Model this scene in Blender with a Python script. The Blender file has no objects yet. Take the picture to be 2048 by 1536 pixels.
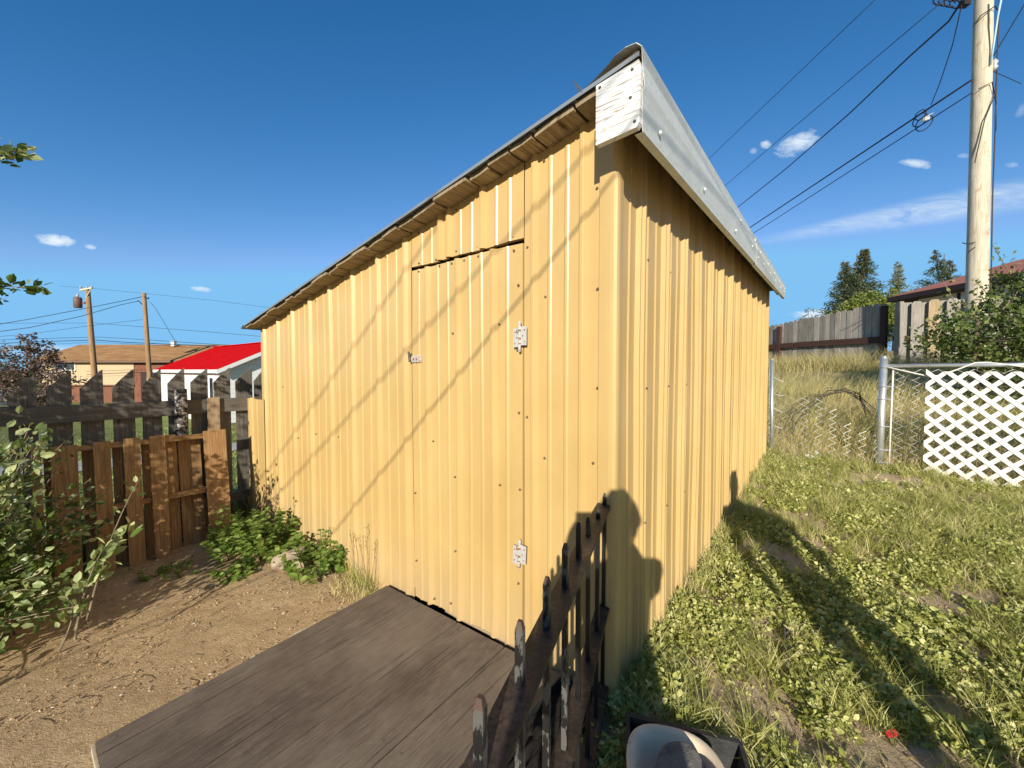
import bpy, math, random
import numpy as np
from mathutils import Vector, Matrix
random.seed(7); rng = np.random.default_rng(7)
R = math.radians
scene = bpy.context.scene
COL = scene.collection

# ------------------------------------------------------------------ camera
CAMZ, PITCH, F = 1.30, R(2.0), 800.0
cam = bpy.data.cameras.new('camera'); camo = bpy.data.objects.new('camera', cam); COL.objects.link(camo)
cam.sensor_width = 36; cam.lens = 36 * F / 2048; cam.clip_start = 0.02; cam.clip_end = 3000
camo.location = (0, 0, CAMZ); camo.rotation_euler = (R(90) - PITCH, 0, 0)
scene.camera = camo
SP, CP = math.sin(PITCH), math.cos(PITCH)

def at(px, py, d):                      # photo pixel at a distance d along Y -> world point
    a, b = (px - 1024) / F, (768 - py) / F
    v = Vector((a, CP + b * SP, -SP + b * CP)); v *= d / v.y
    return Vector((0, 0, CAMZ)) + v

# shed axes
TH = R(39.1)
C0 = Vector((0.377, 1.5, 0))
FD = Vector((-math.cos(TH), math.sin(TH), 0)); RD = Vector((math.sin(TH), math.cos(TH), 0))
NF, NR = -RD, -FD
UP = Vector((0, 0, 1))
def WF(q, z, o=0.0): p = C0 + FD * q + NF * o; return Vector((p.x, p.y, z))      # on the front wall
def WR(q, z, o=0.0): p = C0 + RD * q + NR * o; return Vector((p.x, p.y, z))      # on the side wall
def front_hit(px, py):
    a, b = (px - 1024) / F, (768 - py) / F
    v = Vector((a, CP + b * SP, -SP + b * CP)); o = Vector((0, 0, CAMZ))
    t = (C0 - o).dot(NF) / v.dot(NF); p = o + v * t
    return (p - C0).dot(FD), p.z

# ------------------------------------------------------------------ terrain
CTRL = np.array([(.377,1.5,.03),(.9,2.2,.06),(1.6,3.1,.13),(2.4,4.0,.22),(2.99,4.71,.27),(-2.3,3.68,-.13),(-1.3,2.85,-.1),(-.7,2.4,-.10),
 (-1.0,1.6,-.13),(-1.5,1.1,-.15),(-.4,.6,-.12),(-2.4,3.2,-.16),(-2,2.2,-.15),(-3,2,-.15),(-2.6,1.2,-.15),(1.3,1.3,0),(2.0,2,.04),(1.0,.6,-.03),(3,3,.12),
 (3.4,4.6,.24),(4.08,4.4,.22),(4.84,3.78,.15),(3.6,3.4,.13),(0,0,-.08),(0,-1.2,-.1),(2.5,0.5,0.),(-3.5,-1,-.15),(4,-2,0),(6,2.5,.2),
 (4.4,5.6,.55),(5.4,5.0,.5),(3.6,5.8,.5),(6,7,.85),(7,4.6,.6),(5,8,.85),(9.3,8,1.2),(9.8,10.5,1.3),(11,9.5,1.3),(10.5,13.5,1.4),(11,17,1.5),(14,8,1.5),(9,20,1.4),
 (20,22,2.3),(28,30,2.6),(16,14,1.9),(60,60,3.0),(22,5,2.0),
 (-2.7,3.9,-.2),(-4,2.2,-.3),(-3,6,-.4),(-5.5,4,-.4),(-8,8,-.7),(-10,14,-1.0),(-16,19,-1.25),(-20,24,-1.3),(-29,34,-1.9),(-40,40,-1.95),(-30,40,-1.95),(-60,60,-2.1),(-30,15,-1.5),
 (0,8,.0),(2,12,.3),(0,20,-.2),(0,50,-.5),(-15,60,-1.6),(20,80,1.2),(0,-15,-.2),(40,-20,.5),(-40,-20,-1.3),(0,-80,0)], dtype=float)
def gz(x, y):
    x = np.asarray(x, float); y = np.asarray(y, float)
    num = np.zeros(x.shape); den = np.zeros(x.shape)
    for cx, cy, cz in CTRL:
        w = 1.0 / ((x - cx) ** 2 + (y - cy) ** 2 + 0.02 + 0.0006*(cx*cx+cy*cy)) ** 1.8
        num += w * cz; den += w
    return num / den
def gz1(x, y): return float(gz(np.array([x]), np.array([y]))[0])

# ------------------------------------------------------------------ material helpers
def new_mat(name):
    m = bpy.data.materials.new(name); m.use_nodes = True; nt = m.node_tree; nt.nodes.clear()
    out = nt.nodes.new('ShaderNodeOutputMaterial'); b = nt.nodes.new('ShaderNodeBsdfPrincipled')
    nt.links.new(b.outputs[0], out.inputs[0]); return m, nt, b
class N:
    def __init__(s, nt): s.nt = nt
    def add(s, t, **kw):
        n = s.nt.nodes.new(t)
        for k, v in kw.items(): setattr(n, k, v)
        return n
    def L(s, a, b): s.nt.links.new(a, b)
    def coord(s, kind='Object'): return s.add('ShaderNodeTexCoord').outputs[kind]
    def mapping(s, v, scale=(1,1,1), loc=(0,0,0)):
        m = s.add('ShaderNodeMapping'); m.inputs['Scale'].default_value = scale; m.inputs['Location'].default_value = loc
        s.L(v, m.inputs['Vector']); return m.outputs[0]
    def noise(s, v, scale=5, detail=4, rough=.55, dist=0.0):
        n = s.add('ShaderNodeTexNoise'); n.inputs['Scale'].default_value = scale; n.inputs['Detail'].default_value = detail
        n.inputs['Roughness'].default_value = rough; n.inputs['Distortion'].default_value = dist; s.L(v, n.inputs['Vector']); return n.outputs[0]
    def voronoi(s, v, scale=5, feature='F1', out='Distance'):
        n = s.add('ShaderNodeTexVoronoi', feature=feature); n.inputs['Scale'].default_value = scale; s.L(v, n.inputs['Vector']); return n.outputs[out]
    def ramp(s, v, stops):
        r = s.add('ShaderNodeValToRGB'); e = r.color_ramp.elements
        while len(e) < len(stops): e.new(0.5)
        for k, (p, c) in enumerate(stops):
            e[k].position = p; e[k].color = (c, c, c, 1) if isinstance(c, (int, float)) else (*c, 1)
        s.L(v, r.inputs[0]); return r.outputs[0]
    def mix(s, f, a, b, mode='MIX'):
        m = s.add('ShaderNodeMix', data_type='RGBA', blend_type=mode)
        for sock, v in ((m.inputs[0], f), (m.inputs[6], a), (m.inputs[7], b)):
            if hasattr(v, 'is_output'): s.L(v, sock)
            elif isinstance(v, (int, float)): sock.default_value = v
            else: sock.default_value = (*v, 1)
        return m.outputs[2]
    def math(s, op, a, b=0.0, c=None):
        m = s.add('ShaderNodeMath', operation=op)
        for sock, v in zip(m.inputs, (a, b) if c is None else (a, b, c)):
            if hasattr(v, 'is_output'): s.L(v, sock)
            else: sock.default_value = v
        return m.outputs[0]
    def bump(s, h, bsdf, strength=.3, dist=.01):
        b = s.add('ShaderNodeBump'); b.inputs['Strength'].default_value = strength; b.inputs['Distance'].default_value = dist
        s.L(h, b.inputs['Height']); s.L(b.outputs[0], bsdf.inputs['Normal'])
def setp(b, col=None, rough=None, metal=None, spec=None):
    if col is not None: b.inputs['Base Color'].default_value = (*col, 1)
    if rough is not None: b.inputs['Roughness'].default_value = rough
    if metal is not None: b.inputs['Metallic'].default_value = metal
    if spec is not None: b.inputs['Specular IOR Level'].default_value = spec

def m_plain(name, col, rough=.6, metal=0, var=.15, scale=8, bump=0.0, spec=.4):
    m, nt, b = new_mat(name); n = N(nt); setp(b, None, rough, metal, spec)
    v = n.noise(n.coord(), scale, 5)
    lo = tuple(c * (1 - var) for c in col); hi = tuple(min(1, c * (1 + var)) for c in col)
    n.L(n.ramp(v, [(.3, lo), (.7, hi)]), b.inputs['Base Color'])
    if bump: n.bump(n.noise(n.coord(), scale * 6, 4), b, bump)
    return m

def m_wood(name, dark, mid, light, grain=(3, 90), bump=.35, rough=.8, knots=True, blotch=None):
    """grain runs along UV u (metres)"""
    m, nt, b = new_mat(name); n = N(nt); setp(b, None, rough, 0, .25)
    uv = n.coord('UV')
    g = n.noise(n.mapping(uv, (grain[0], grain[1], 1)), 1.0, 6, .65, 1.2)
    g2 = n.noise(n.mapping(uv, (grain[0] * 2.5, grain[1] * 3, 1)), 1.0, 3, .6)
    big = n.noise(n.mapping(uv, (1.6, 5, 1)), 1.0, 3, .5)
    col = n.ramp(g, [(.22, dark), (.48, mid), (.75, light)])
    col = n.mix(n.ramp(g2, [(.35, .55), (.6, 0.)]), col, dark)
    col = n.mix(n.ramp(big, [(.35, 0.), (.7, .55)]), col, tuple(c * .55 for c in mid))
    if knots:
        k = n.voronoi(n.mapping(uv, (1.7, 7, 1)), 1.0)
        col = n.mix(n.ramp(k, [(.03, .85), (.10, 0.)]), col, tuple(c * .35 for c in dark))
    if blotch:
        bl = n.noise(n.mapping(uv, (4, 9, 1)), 1.0, 5, .7)
        col = n.mix(n.ramp(bl, [(.55, 0.), (.68, .8)]), col, blotch)
    n.L(col, b.inputs['Base Color']); n.bump(g2, b, bump, .004)
    return m

def m_leaf(name, a, bcol, c, trans=.45, rough=.5):
    m, nt, b = new_mat(name); n = N(nt); setp(b, None, rough, 0, .35)
    at_ = n.add('ShaderNodeAttribute', attribute_name='tint')
    col = n.ramp(at_.outputs['Fac'], [(.0, a), (.5, bcol), (1., c)])
    n.L(col, b.inputs['Base Color'])
    tr = n.add('ShaderNodeBsdfTranslucent'); n.L(n.mix(.5, col, (.35, .5, .05), 'MIX'), tr.inputs[0])
    mx = n.add('ShaderNodeMixShader'); mx.inputs[0].default_value = trans
    n.L(b.outputs[0], mx.inputs[1]); n.L(tr.outputs[0], mx.inputs[2])
    out = [x for x in nt.nodes if x.type == 'OUTPUT_MATERIAL'][0]; n.L(mx.outputs[0], out.inputs[0])
    return m

M = {}
# painted tan-yellow ribbed steel
m, nt, b = new_mat('yellow_metal'); n = N(nt); setp(b, None, .42, 0, .6); M['yellow'] = m
oc = n.coord()
streak = n.noise(n.mapping(oc, (9, 9, .7)), 1.0, 5, .6); fine = n.noise(oc, 1.6, 6, .6)
col = n.ramp(fine, [(.3, (.525, .352, .135)), (.7, (.615, .425, .176))])
col = n.mix(n.ramp(streak, [(.50, 0.), (.75, .30)]), col, (.44, .28, .10))
spk = n.voronoi(oc, 42); col = n.mix(n.ramp(spk, [(.025, .35), (.05, 0.)]), col, (.16, .09, .04))
sep = n.add('ShaderNodeSeparateXYZ'); n.L(oc, sep.inputs[0])
dust = n.math('MULTIPLY', n.ramp(sep.outputs[2], [(.0, .9), (.36, 0.)]), n.noise(oc, 6, 5))
col = n.mix(dust, col, (.42, .31, .19))
n.L(col, b.inputs['Base Color'])
n.L(n.ramp(n.noise(oc, 2.2, 3), [(.3, .31), (.7, .44)]), b.inputs['Roughness'])
n.bump(n.math('ADD', n.math('MULTIPLY', n.noise(n.mapping(oc, (26, 26, .5)), 1.0, 3), .35), n.noise(n.mapping(oc, (2.5, 2.5, 1.0)), 1.0, 2)), b, .16, .025)
# galvanised sheet
m, nt, b = new_mat('galvanised_metal'); n = N(nt); setp(b, None, .5, .2, .5); M['galv'] = m
v = n.voronoi(n.coord(), 60, out='Color'); g = n.noise(n.coord(), 7, 5)
bw = n.add('ShaderNodeRGBToBW'); n.L(v, bw.inputs[0])
col = n.mix(n.ramp(g, [(.35, 0.), (.7, .5)]), n.ramp(bw.outputs[0], [(.2, (.58, .61, .57)), (.8, (.67, .69, .65))]), (.50, .53, .50))
n.L(col, b.inputs['Base Color']); n.bump(n.noise(n.coord(), 9, 3), b, .15, .01)
M['roof_grey'] = m_plain('roof_metal', (.30, .33, .35), .5, .4, .12, 6)
M['steel'] = m_plain('steel_tube', (.62, .64, .65), .38, .7, .12, 14)
M['wire_mesh'] = m_plain('chain_link_wire', (.58, .59, .57), .5, .3, .15, 9)
M['hinge'] = m_plain('hinge_steel', (.60, .59, .57), .5, .3, .10, 40)
M['rust'] = m_plain('rusty_brass', (.34, .17, .07), .65, .2, .5, 60)
M['screw'] = m_plain('screw_head', (.20, .14, .08), .6, .3, .3, 50)
M['white_screw'] = m_plain('white_screw_head', (.75, .76, .74), .5, 0, .1, 50)
M['gap_shade'] = m_plain('painted_interior_shade', (.012, .011, .010), .95, 0, .2, 8)  # near-black that paints the shade seen through the wall gaps
# peeling white paint
m, nt, b = new_mat('peeling_white_paint'); n = N(nt); setp(b, None, .75, 0, .2); M['peel'] = m
uv = n.coord('UV')
cr = n.noise(n.mapping(uv, (7, 120, 1)), 1.0, 5, .65, .8); bl = n.noise(n.mapping(uv, (9, 26, 1)), 1.0, 6, .7)
wood = n.ramp(n.noise(n.mapping(uv, (5, 200, 1)), 1, 4), [(.3, (.33, .20, .11)), (.7, (.55, .40, .26))])
col = n.mix(n.ramp(bl, [(.55, 0.), (.64, .85)]), (.74, .75, .75), wood)
col = n.mix(n.ramp(cr, [(.38, .75), (.47, 0.)]), col, (.22, .155, .105))
n.L(col, b.inputs['Base Color']); n.bump(cr, b, .6, .006)
M['sheathing'] = m_wood('old_roof_board', (.10, .07, .045), (.36, .28, .18), (.60, .50, .36), (3, 50), .6)
M['deck'] = m_wood('stained_deck_wood', (.068, .049, .038), (.168, .128, .098), (.275, .215, .165), (7, 150), .8, .75, knots=False, blotch=(.21,.165,.125))
dm = M['deck']; dn_t = N(dm.node_tree); db_ = [x for x in dm.node_tree.nodes if x.type == 'BSDF_PRINCIPLED'][0]; prev = db_.inputs['Base Color'].links[0].from_socket
wv = dn_t.noise(dn_t.coord(), 2.6, 5, .65); sv = dn_t.noise(dn_t.coord(), 46, 5, .75)
cc_ = dn_t.mix(dn_t.ramp(wv, [(.40, 0.), (.70, .42)]), prev, (.34, .285, .215)); cc_ = dn_t.mix(dn_t.ramp(wv, [(.28, .45), (.42, 0.)]), cc_, (.085, .062, .055)); cr_ = dn_t.noise(dn_t.mapping(dn_t.coord('UV'), (2.2, 120, 1)), 1.0, 2, .5, .5); cc_ = dn_t.mix(dn_t.ramp(cr_, [(.33, .8), (.38, 0.)]), cc_, (.05, .037, .032))
cc_ = dn_t.mix(dn_t.ramp(sv, [(.66, 0.), (.72, .55)]), cc_, (.42, .35, .26))
dn_t.L(cc_, db_.inputs['Base Color'])
M['deck_cut'] = m_plain('cut_board_end', (.55, .46, .33), .8, 0, .2, 30)
M['grey_wood'] = m_wood('weathered_grey_wood', (.075, .066, .055), (.205, .180, .150), (.34, .31, .265), (2.2, 60), .8, .9)
M['pallet'] = m_wood('pallet_pine', (.17, .075, .03), (.46, .265, .115), (.66, .43, .22), (2.5, 45), .4, .75, blotch=(.25,.13,.06))
M['tan_wood'] = m_wood('pale_batten_wood', (.25, .16, .09), (.45, .33, .21), (.58, .46, .32))
M['back_fence'] = m_wood('sun_bleached_fence_wood', (.18, .15, .125), (.42, .38, .33), (.58, .54, .48), (1.6, 40), .6, .9)
M['back_fence_new'] = m_wood('tan_fence_wood', (.30, .20, .10), (.52, .39, .23), (.66, .53, .35), (1.6, 40), .5, .85)
M['back_fence_grey'] = m_wood('dark_grey_fence_wood', (.10, .088, .075), (.27, .245, .215), (.42, .39, .35), (2.2, 55), .8, .9)
M['red_rail'] = m_wood('red_brown_rail_wood', (.03, .016, .012), (.085, .043, .033), (.15, .09, .07), (2, 50), .5, .85)
M['pole_wood'] = m_wood('bleached_pole_wood', (.40, .32, .22), (.76, .67, .52), (.86, .79, .65), (1.2, 26), .8, .85, knots=False, blotch=(.42,.25,.12))
M['pole_orange'] = m_wood('orange_pole_wood', (.22, .12, .06), (.42, .25, .12), (.55, .36, .20), (.5, 8), .4, .85, knots=False)
# bark of the log post
m, nt, b = new_mat('flaking_bark'); n = N(nt); setp(b, None, .9, 0, .2); M['bark_log'] = m
f = n.noise(n.mapping(n.coord(), (14, 14, 22)), 1, 6, .75, .6)
n.L(n.ramp(f, [(.42, (.035, .028, .024)), (.50, (.10, .08, .07)), (.56, (.52, .49, .45))]), b.inputs['Base Color']); n.bump(f, b, .9, .01)
M['bark'] = m_plain('bark', (.13, .095, .065), .9, 0, .5, 25, .5)
M['twig'] = m_plain('pale_twig_bark', (.22, .175, .115), .85, 0, .35, 25)
# rusty iron / chipped pickets
m, nt, b = new_mat('rusty_black_iron'); n = N(nt); setp(b, None, .55, .3, .4); M['iron'] = m
f = n.noise(n.coord(), 14, 7, .7); f2 = n.noise(n.coord(), 90, 4, .6)
col = n.ramp(f, [(.36, (.022, .019, .018)), (.54, (.075, .054, .043)), (.72, (.17, .105, .072))])
n.L(n.mix(n.ramp(f2, [(.45, 0.), (.62, .7)]), col, (.03, .022, .02)), b.inputs['Base Color']); n.bump(f2, b, .35, .004)
m, nt, b = new_mat('chipped_paint_sunlit'); n = N(nt); setp(b, None, .35, .15, .5); M['picket_sunlit'] = m  # chips over a grey that carries the sunlight on the near pickets
f = n.noise(n.mapping(n.coord(), (60, 60, 22)), 1, 5, .6)
n.L(n.ramp(f, [(.49, (.018, .017, .017)), (.53, (.13, .126, .118))]), b.inputs['Base Color']); n.bump(f, b, .4, .003)
M['picket_shaded'] = m_plain('black_paint_shaded', (.014, .013, .013), .35, .1, .4, 30, .15, .5); M['tip_rust'] = m_plain('rusty_tip', (.095, .06, .045), .6, .2, .4, 60)  # picket black carries the shadow lying on the far pickets
# plastics, stones
M['white_vinyl'] = m_plain('white_vinyl', (.76, .75, .69), .5, 0, .10, 7)
M['cord_white'] = m_plain('white_cord', (.72, .70, .66), .7, 0, .08, 20)
M['black_plastic'] = m_plain('scuffed_black_plastic', (.030, .030, .030), .55, 0, .5, 18, .2)
M['cream'] = m_plain('cream_plastic', (.88, .72, .52), .8, 0, .10, 11)
M['grey_stone'] = m_plain('grey_stone', (.20, .185, .165), .9, 0, .35, 18, .6)
M['red_stone'] = m_plain('red_brown_stone', (.20, .085, .06), .9, 0, .3, 22, .5)
M['pale_stone'] = m_plain('pale_concrete', (.50, .45, .37), .9, 0, .15, 14, .4)
M['tan_stone'] = m_plain('tan_stone', (.42, .33, .24), .9, 0, .25, 14, .5)
M['red_plastic'] = m_plain('red_plastic', (.50, .03, .03), .45, 0, .15, 20)
M['chain'] = m_plain('dull_chain_steel', (.14, .13, .12), .5, .5, .4, 60)
M['cable'] = m_plain('black_cable', (.018, .015, .016), .6, 0, .2, 3)
M['cable_far'] = m_plain('grey_cable', (.035, .05, .075), .6, 0, .2, 3)
M['ground_wire'] = m_plain('pale_blue_guard_tube', (.42, .60, .68), .4, 0, .06, 3)
M['porcelain'] = m_plain('porcelain', (.45, .46, .45), .3, 0, .1, 8)
M['transformer'] = m_plain('rusty_transformer_paint', (.16, .09, .075), .6, 0, .3, 5)
# buildings
def m_shingle(name, a, bcol, scale=1.0):
    m, nt, b = new_mat(name); n = N(nt); setp(b, None, .9, 0, .2)
    t = n.add('ShaderNodeTexBrick'); n.L(n.coord('UV'), t.inputs['Vector'])
    t.inputs['Color1'].default_value = (*a, 1); t.inputs['Color2'].default_value = (*bcol, 1); t.inputs['Mortar'].default_value = (*[c * .6 for c in a], 1)
    t.inputs['Scale'].default_value = scale; t.inputs['Mortar Size'].default_value = .015; t.inputs['Brick Width'].default_value = .9; t.inputs['Row Height'].default_value = .28
    n.L(n.mix(n.ramp(n.noise(n.coord('UV'), .9, 5), [(.3, 0.), (.7, .4)]), t.outputs[0], bcol), b.inputs['Base Color']); return m
M['brown_shingle'] = m_shingle('brown_shingle', (.30, .145, .06), (.46, .26, .115))
M['red_shingle'] = m_shingle('red_brown_shingle', (.42, .15, .105), (.50, .20, .145), 2)
M['red_metal'] = m_plain('red_roof_metal', (.55, .008, .012), .9, 0, .05, 1, 0, .05)
M['brick'] = m_shingle('red_brick', (.17, .07, .045), (.25, .115, .075), 3.5)
def m_siding(name, col, pitch):
    m, nt, b = new_mat(name); n = N(nt); setp(b, None, .6, 0, .3)
    s = n.add('ShaderNodeSeparateXYZ'); n.L(n.coord('UV'), s.inputs[0])
    fr = n.math('FRACT', n.math('DIVIDE', s.outputs[1], pitch))
    n.L(n.mix(n.ramp(fr, [(.0, .55), (.10, 0.)]), col, tuple(c * .55 for c in col)), b.inputs['Base Color'])
    n.bump(fr, b, .6, .02); return m
M['tan_siding'] = m_siding('tan_siding', (.56, .43, .27), .26)
M['white_siding'] = m_siding('white_siding', (.78, .78, .77), .23)
M['white_paint'] = m_plain('white_paint', (.80, .80, .79), .5, 0, .03, 2)
M['cream_wall'] = m_plain('cream_stucco', (.62, .60, .53), .85, 0, .06, 4)
M['dark_trim'] = m_plain('dark_brown_trim', (.035, .022, .02), .7, 0, .2, 4)
M['brown_trim'] = m_plain('brown_eave_trim', (.19, .11, .07), .7, 0, .1, 3)
m, nt, b = new_mat('window_glass'); n = N(nt); setp(b, (.03, .04, .05), .08, 0, .7); M['glass'] = m
n.L(n.ramp(n.noise(n.coord(), 1.5, 2), [(.4, (.02, .025, .03)), (.65, (.10, .13, .15))]), b.inputs['Base Color'])
# people
M['skin'] = m_plain('skin', (.48, .29, .20), .55, 0, .06, 10)
M['hair'] = m_plain('brown_hair', (.06, .035, .02), .6, 0, .3, 60)
M['shirt'] = m_plain('blue_cloth', (.08, .12, .22), .9, 0, .15, 30)
M['jeans'] = m_plain('denim_cloth', (.06, .09, .16), .9, 0, .2, 40)
M['shirt_grey'] = m_plain('grey_cloth', (.25, .25, .25), .9, 0, .15, 30)
# foliage
M['weed'] = m_leaf('weed_leaf', (.12, .145, .025), (.40, .41, .10), (.76, .72, .33), .25, .45)
M['grass'] = m_leaf('grass_blade', (.14, .17, .03), (.42, .42, .11), (.80, .70, .37), .25)
M['dry'] = m_leaf('dry_grass_blade', (.26, .30, .08), (.58, .48, .20), (.80, .65, .36), .30, .6)
M['shrub'] = m_leaf('shrub_leaf', (.035, .06, .012), (.10, .15, .035), (.50, .54, .26), .25, .35)
M['broadleaf'] = m_leaf('broad_weed_leaf', (.09, .16, .025), (.21, .31, .06), (.38, .46, .14), .32)
M['lilac'] = m_leaf('dark_shrub_leaf', (.045, .07, .016), (.11, .15, .035), (.34, .35, .13), .30)
M['spruce'] = m_leaf('spruce_needle', (.055, .085, .045), (.12, .155, .085), (.24, .165, .10), .12, .7)
M['light_tree'] = m_leaf('yellow_green_leaf', (.11, .14, .03), (.21, .25, .05), (.34, .35, .10), .3)
M['pale_tree'] = m_leaf('grey_green_leaf', (.16, .19, .12), (.29, .31, .20), (.45, .45, .32), .3)
M['purple'] = m_leaf('purple_leaf', (.07, .035, .035), (.15, .085, .078), (.36, .26, .25), .2)
M['litter'] = m_leaf('dead_leaf', (.20, .10, .05), (.40, .26, .14), (.70, .62, .50), .15, .8)

# ------------------------------------------------------------------ ground material
m, nt, b = new_mat('yard_soil_and_lawn'); n = N(nt); setp(b, None, .95, 0, .15); M['ground'] = m
oc = n.coord('Object'); s = n.add('ShaderNodeSeparateXYZ'); n.L(oc, s.inputs[0])
g1 = n.noise(oc, 2.2, 6, .6); g2 = n.noise(oc, 22, 6, .7); g3 = n.noise(oc, 120, 4, .7)
dirt = n.ramp(g1, [(.3, (.48, .34, .19)), (.55, (.57, .41, .235)), (.75, (.42, .295, .16))])
dirt = n.mix(n.ramp(g2, [(.36, .65), (.55, 0.)]), dirt, (.36, .25, .135))
dirt = n.mix(n.ramp(g3, [(.62, 0.), (.72, .6)]), dirt, (.74, .62, .45))
dirt = n.mix(n.ramp(g3, [(.30, .6), (.40, 0.)]), dirt, (.25, .165, .085))
soil = n.ramp(g2, [(.3, (.36, .265, .155)), (.6, (.55, .42, .27))])
lawn = n.ramp(n.noise(oc, 3, 6, .65), [(.3, (.12, .16, .03)), (.5, (.21, .24, .06)), (.7, (.34, .30, .13))])
straw = n.ramp(g2, [(.3, (.26, .20, .09)), (.7, (.50, .39, .19))])
far_left = n.math('MULTIPLY', n.ramp(n.math('MULTIPLY_ADD', s.outputs[0], -.1, 0.), [(.27, 0.), (.30, 1.)]), 1.0)   # X < -2.9
right = n.ramp(n.math('MULTIPLY_ADD', s.outputs[0], .1, .5), [(.535, 0.), (.55, 1.)])
up = n.ramp(n.math('ADD', n.math('MULTIPLY', s.outputs[0], .0631), n.math('MULTIPLY', s.outputs[1], .0776)), [(.585, 0.), (.61, 1.)])
col = n.mix(far_left, dirt, lawn); col = n.mix(right, col, soil); col = n.mix(n.math('MULTIPLY', up, right), col, straw)
n.L(col, b.inputs['Base Color'])
hb = n.math('ADD', n.math('MULTIPLY', g2, .5), n.math('MULTIPLY', g3, .5)); n.bump(hb, b, .9, .02)

# ------------------------------------------------------------------ mesh builder
class MB:
    def __init__(s): s.v = []; s.f = []; s.mi = []; s.uv = []
    def face(s, pts, uv=None, mi=0):
        k = len(s.v); s.v += [tuple(p) for p in pts]; s.f.append(tuple(range(k, k + len(pts)))); s.mi.append(mi)
        s.uv += uv if uv else [(p[0], p[1]) for p in pts]
    def prism(s, poly, o, ex, ey, th, mi=0, uvo=None, taper=1.0):
        """2D polygon (x along ex, y along ey) at origin o, extruded by vector th. UV: u = y (grain along ey), v = x"""
        o, ex, ey, th = Vector(o), Vector(ex), Vector(ey), Vector(th)
        if ex.cross(ey).dot(th) < 0: poly = poly[::-1]
        uo = uvo or (random.uniform(0, 50), random.uniform(0, 50)); T = th.length
        a = [o + ex * x + ey * y for x, y in poly]; bb = [p + th for p in a]
        U = [(y + uo[0], x + uo[1]) for x, y in poly]
        s.face(bb, U, mi); s.face(a[::-1], U[::-1], mi)
        nn = len(poly)
        for i in range(nn):
            j = (i + 1) % nn
            s.face([a[i], a[j], bb[j], bb[i]], [U[i], U[j], (U[j][0], U[j][1] + T), (U[i][0], U[i][1] + T)], mi)
    def board(s, p0, p1, wv, tv, mi=0):
        """box from p0 to p1 (grain along it); wv full width vector, tv full thickness vector (both centred)"""
        p0, p1, wv, tv = Vector(p0), Vector(p1), Vector(wv), Vector(tv); L = (p1 - p0).length
        s.prism([(-.5, 0), (.5, 0), (.5, L), (-.5, L)], p0 - tv * .5, wv, (p1 - p0) / L, tv, mi)
    def box(s, c, sx, sy, sz, ax=(1, 0, 0), mi=0):
        ax = Vector(ax).normalized(); ay = UP.cross(ax); c = Vector(c)
        s.prism([(-sx / 2, -sz / 2), (sx / 2, -sz / 2), (sx / 2, sz / 2), (-sx / 2, sz / 2)], c - ay * sy / 2, ax, UP, ay * sy, mi)
    def tube(s, pts, rad, seg=8, mi=0, cap=True):
        pts = [Vector(p) for p in pts]; k0 = len(s.v); nn = len(pts)
        rad = rad if hasattr(rad, '__len__') else [rad] * nn; dist = 0
        t0 = (pts[1] - pts[0]).normalized(); ref = UP if abs(t0.z) < .9 else Vector((1, 0, 0)); side = t0.cross(ref).normalized()
        for i, p in enumerate(pts):
            t = (pts[min(i + 1, nn - 1)] - pts[max(i - 1, 0)]).normalized()
            side = (side - t * side.dot(t)).normalized(); u2 = t.cross(side)
            for j in range(seg):
                a = 2 * math.pi * j / seg; s.v.append(tuple(p + (side * math.cos(a) + u2 * math.sin(a)) * rad[i]))
        dl = [0]
        for i in range(1, nn): dl.append(dl[-1] + (pts[i] - pts[i - 1]).length)
        for i in range(nn - 1):
            for j in range(seg):
                j2 = (j + 1) % seg
                s.f.append((k0 + i * seg + j, k0 + i * seg + j2, k0 + (i + 1) * seg + j2, k0 + (i + 1) * seg + j)); s.mi.append(mi)
                w = 2 * math.pi * rad[i] / seg
                s.uv += [(dl[i], j * w), (dl[i], (j + 1) * w), (dl[i + 1], (j + 1) * w), (dl[i + 1], j * w)]
        if cap:
            for base, order in ((0, range(seg - 1, -1, -1)), (nn - 1, range(seg))):
                s.f.append(tuple(k0 + base * seg + j for j in order)); s.mi.append(mi); s.uv += [(0, 0)] * seg
    def dome(s, c, nrm, r, h, seg=6, mi=0):
        c = Vector(c); nrm = Vector(nrm).normalized(); a = nrm.orthogonal().normalized(); bb = nrm.cross(a)
        ring = [c + (a * math.cos(2 * math.pi * i / seg) + bb * math.sin(2 * math.pi * i / seg)) * r for i in range(seg)]
        top = [c + nrm * h + (p - c) * .6 for p in ring]
        for i in range(seg):
            j = (i + 1) % seg; s.face([ring[i], ring[j], top[j], top[i]], None, mi)
        s.face(top, None, mi)
    def build(s, name, mats, parent=None, smooth=False):
        off = Vector((0, 0, 0))
        if parent is not None: off = parent_world(parent)
        me = bpy.data.meshes.new(name)
        me.from_pydata([(x - off.x, y - off.y, z - off.z) for x, y, z in s.v], [], s.f)
        for mm in (mats if isinstance(mats, (list, tuple)) else [mats]): me.materials.append(mm)
        me.polygons.foreach_set('material_index', s.mi)
        ul = me.uv_layers.new(name='UVMap'); ul.data.foreach_set('uv', np.array(s.uv, dtype=np.float32).ravel())
        if smooth: me.polygons.foreach_set('use_smooth', [True] * len(me.polygons))
        me.update()
        o = bpy.data.objects.new(name, me); COL.objects.link(o)
        if parent is not None: o.parent = parent
        return o
def parent_world(p):
    v = Vector((0, 0, 0))
    while p is not None: v += p.location; p = p.parent
    return v
def tag(o, label=None, cat=None, group=None, kind=None):
    if label: o['label'] = label
    if cat: o['category'] = cat
    if group: o['group'] = group
    if kind: o['kind'] = kind
    return o
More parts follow.
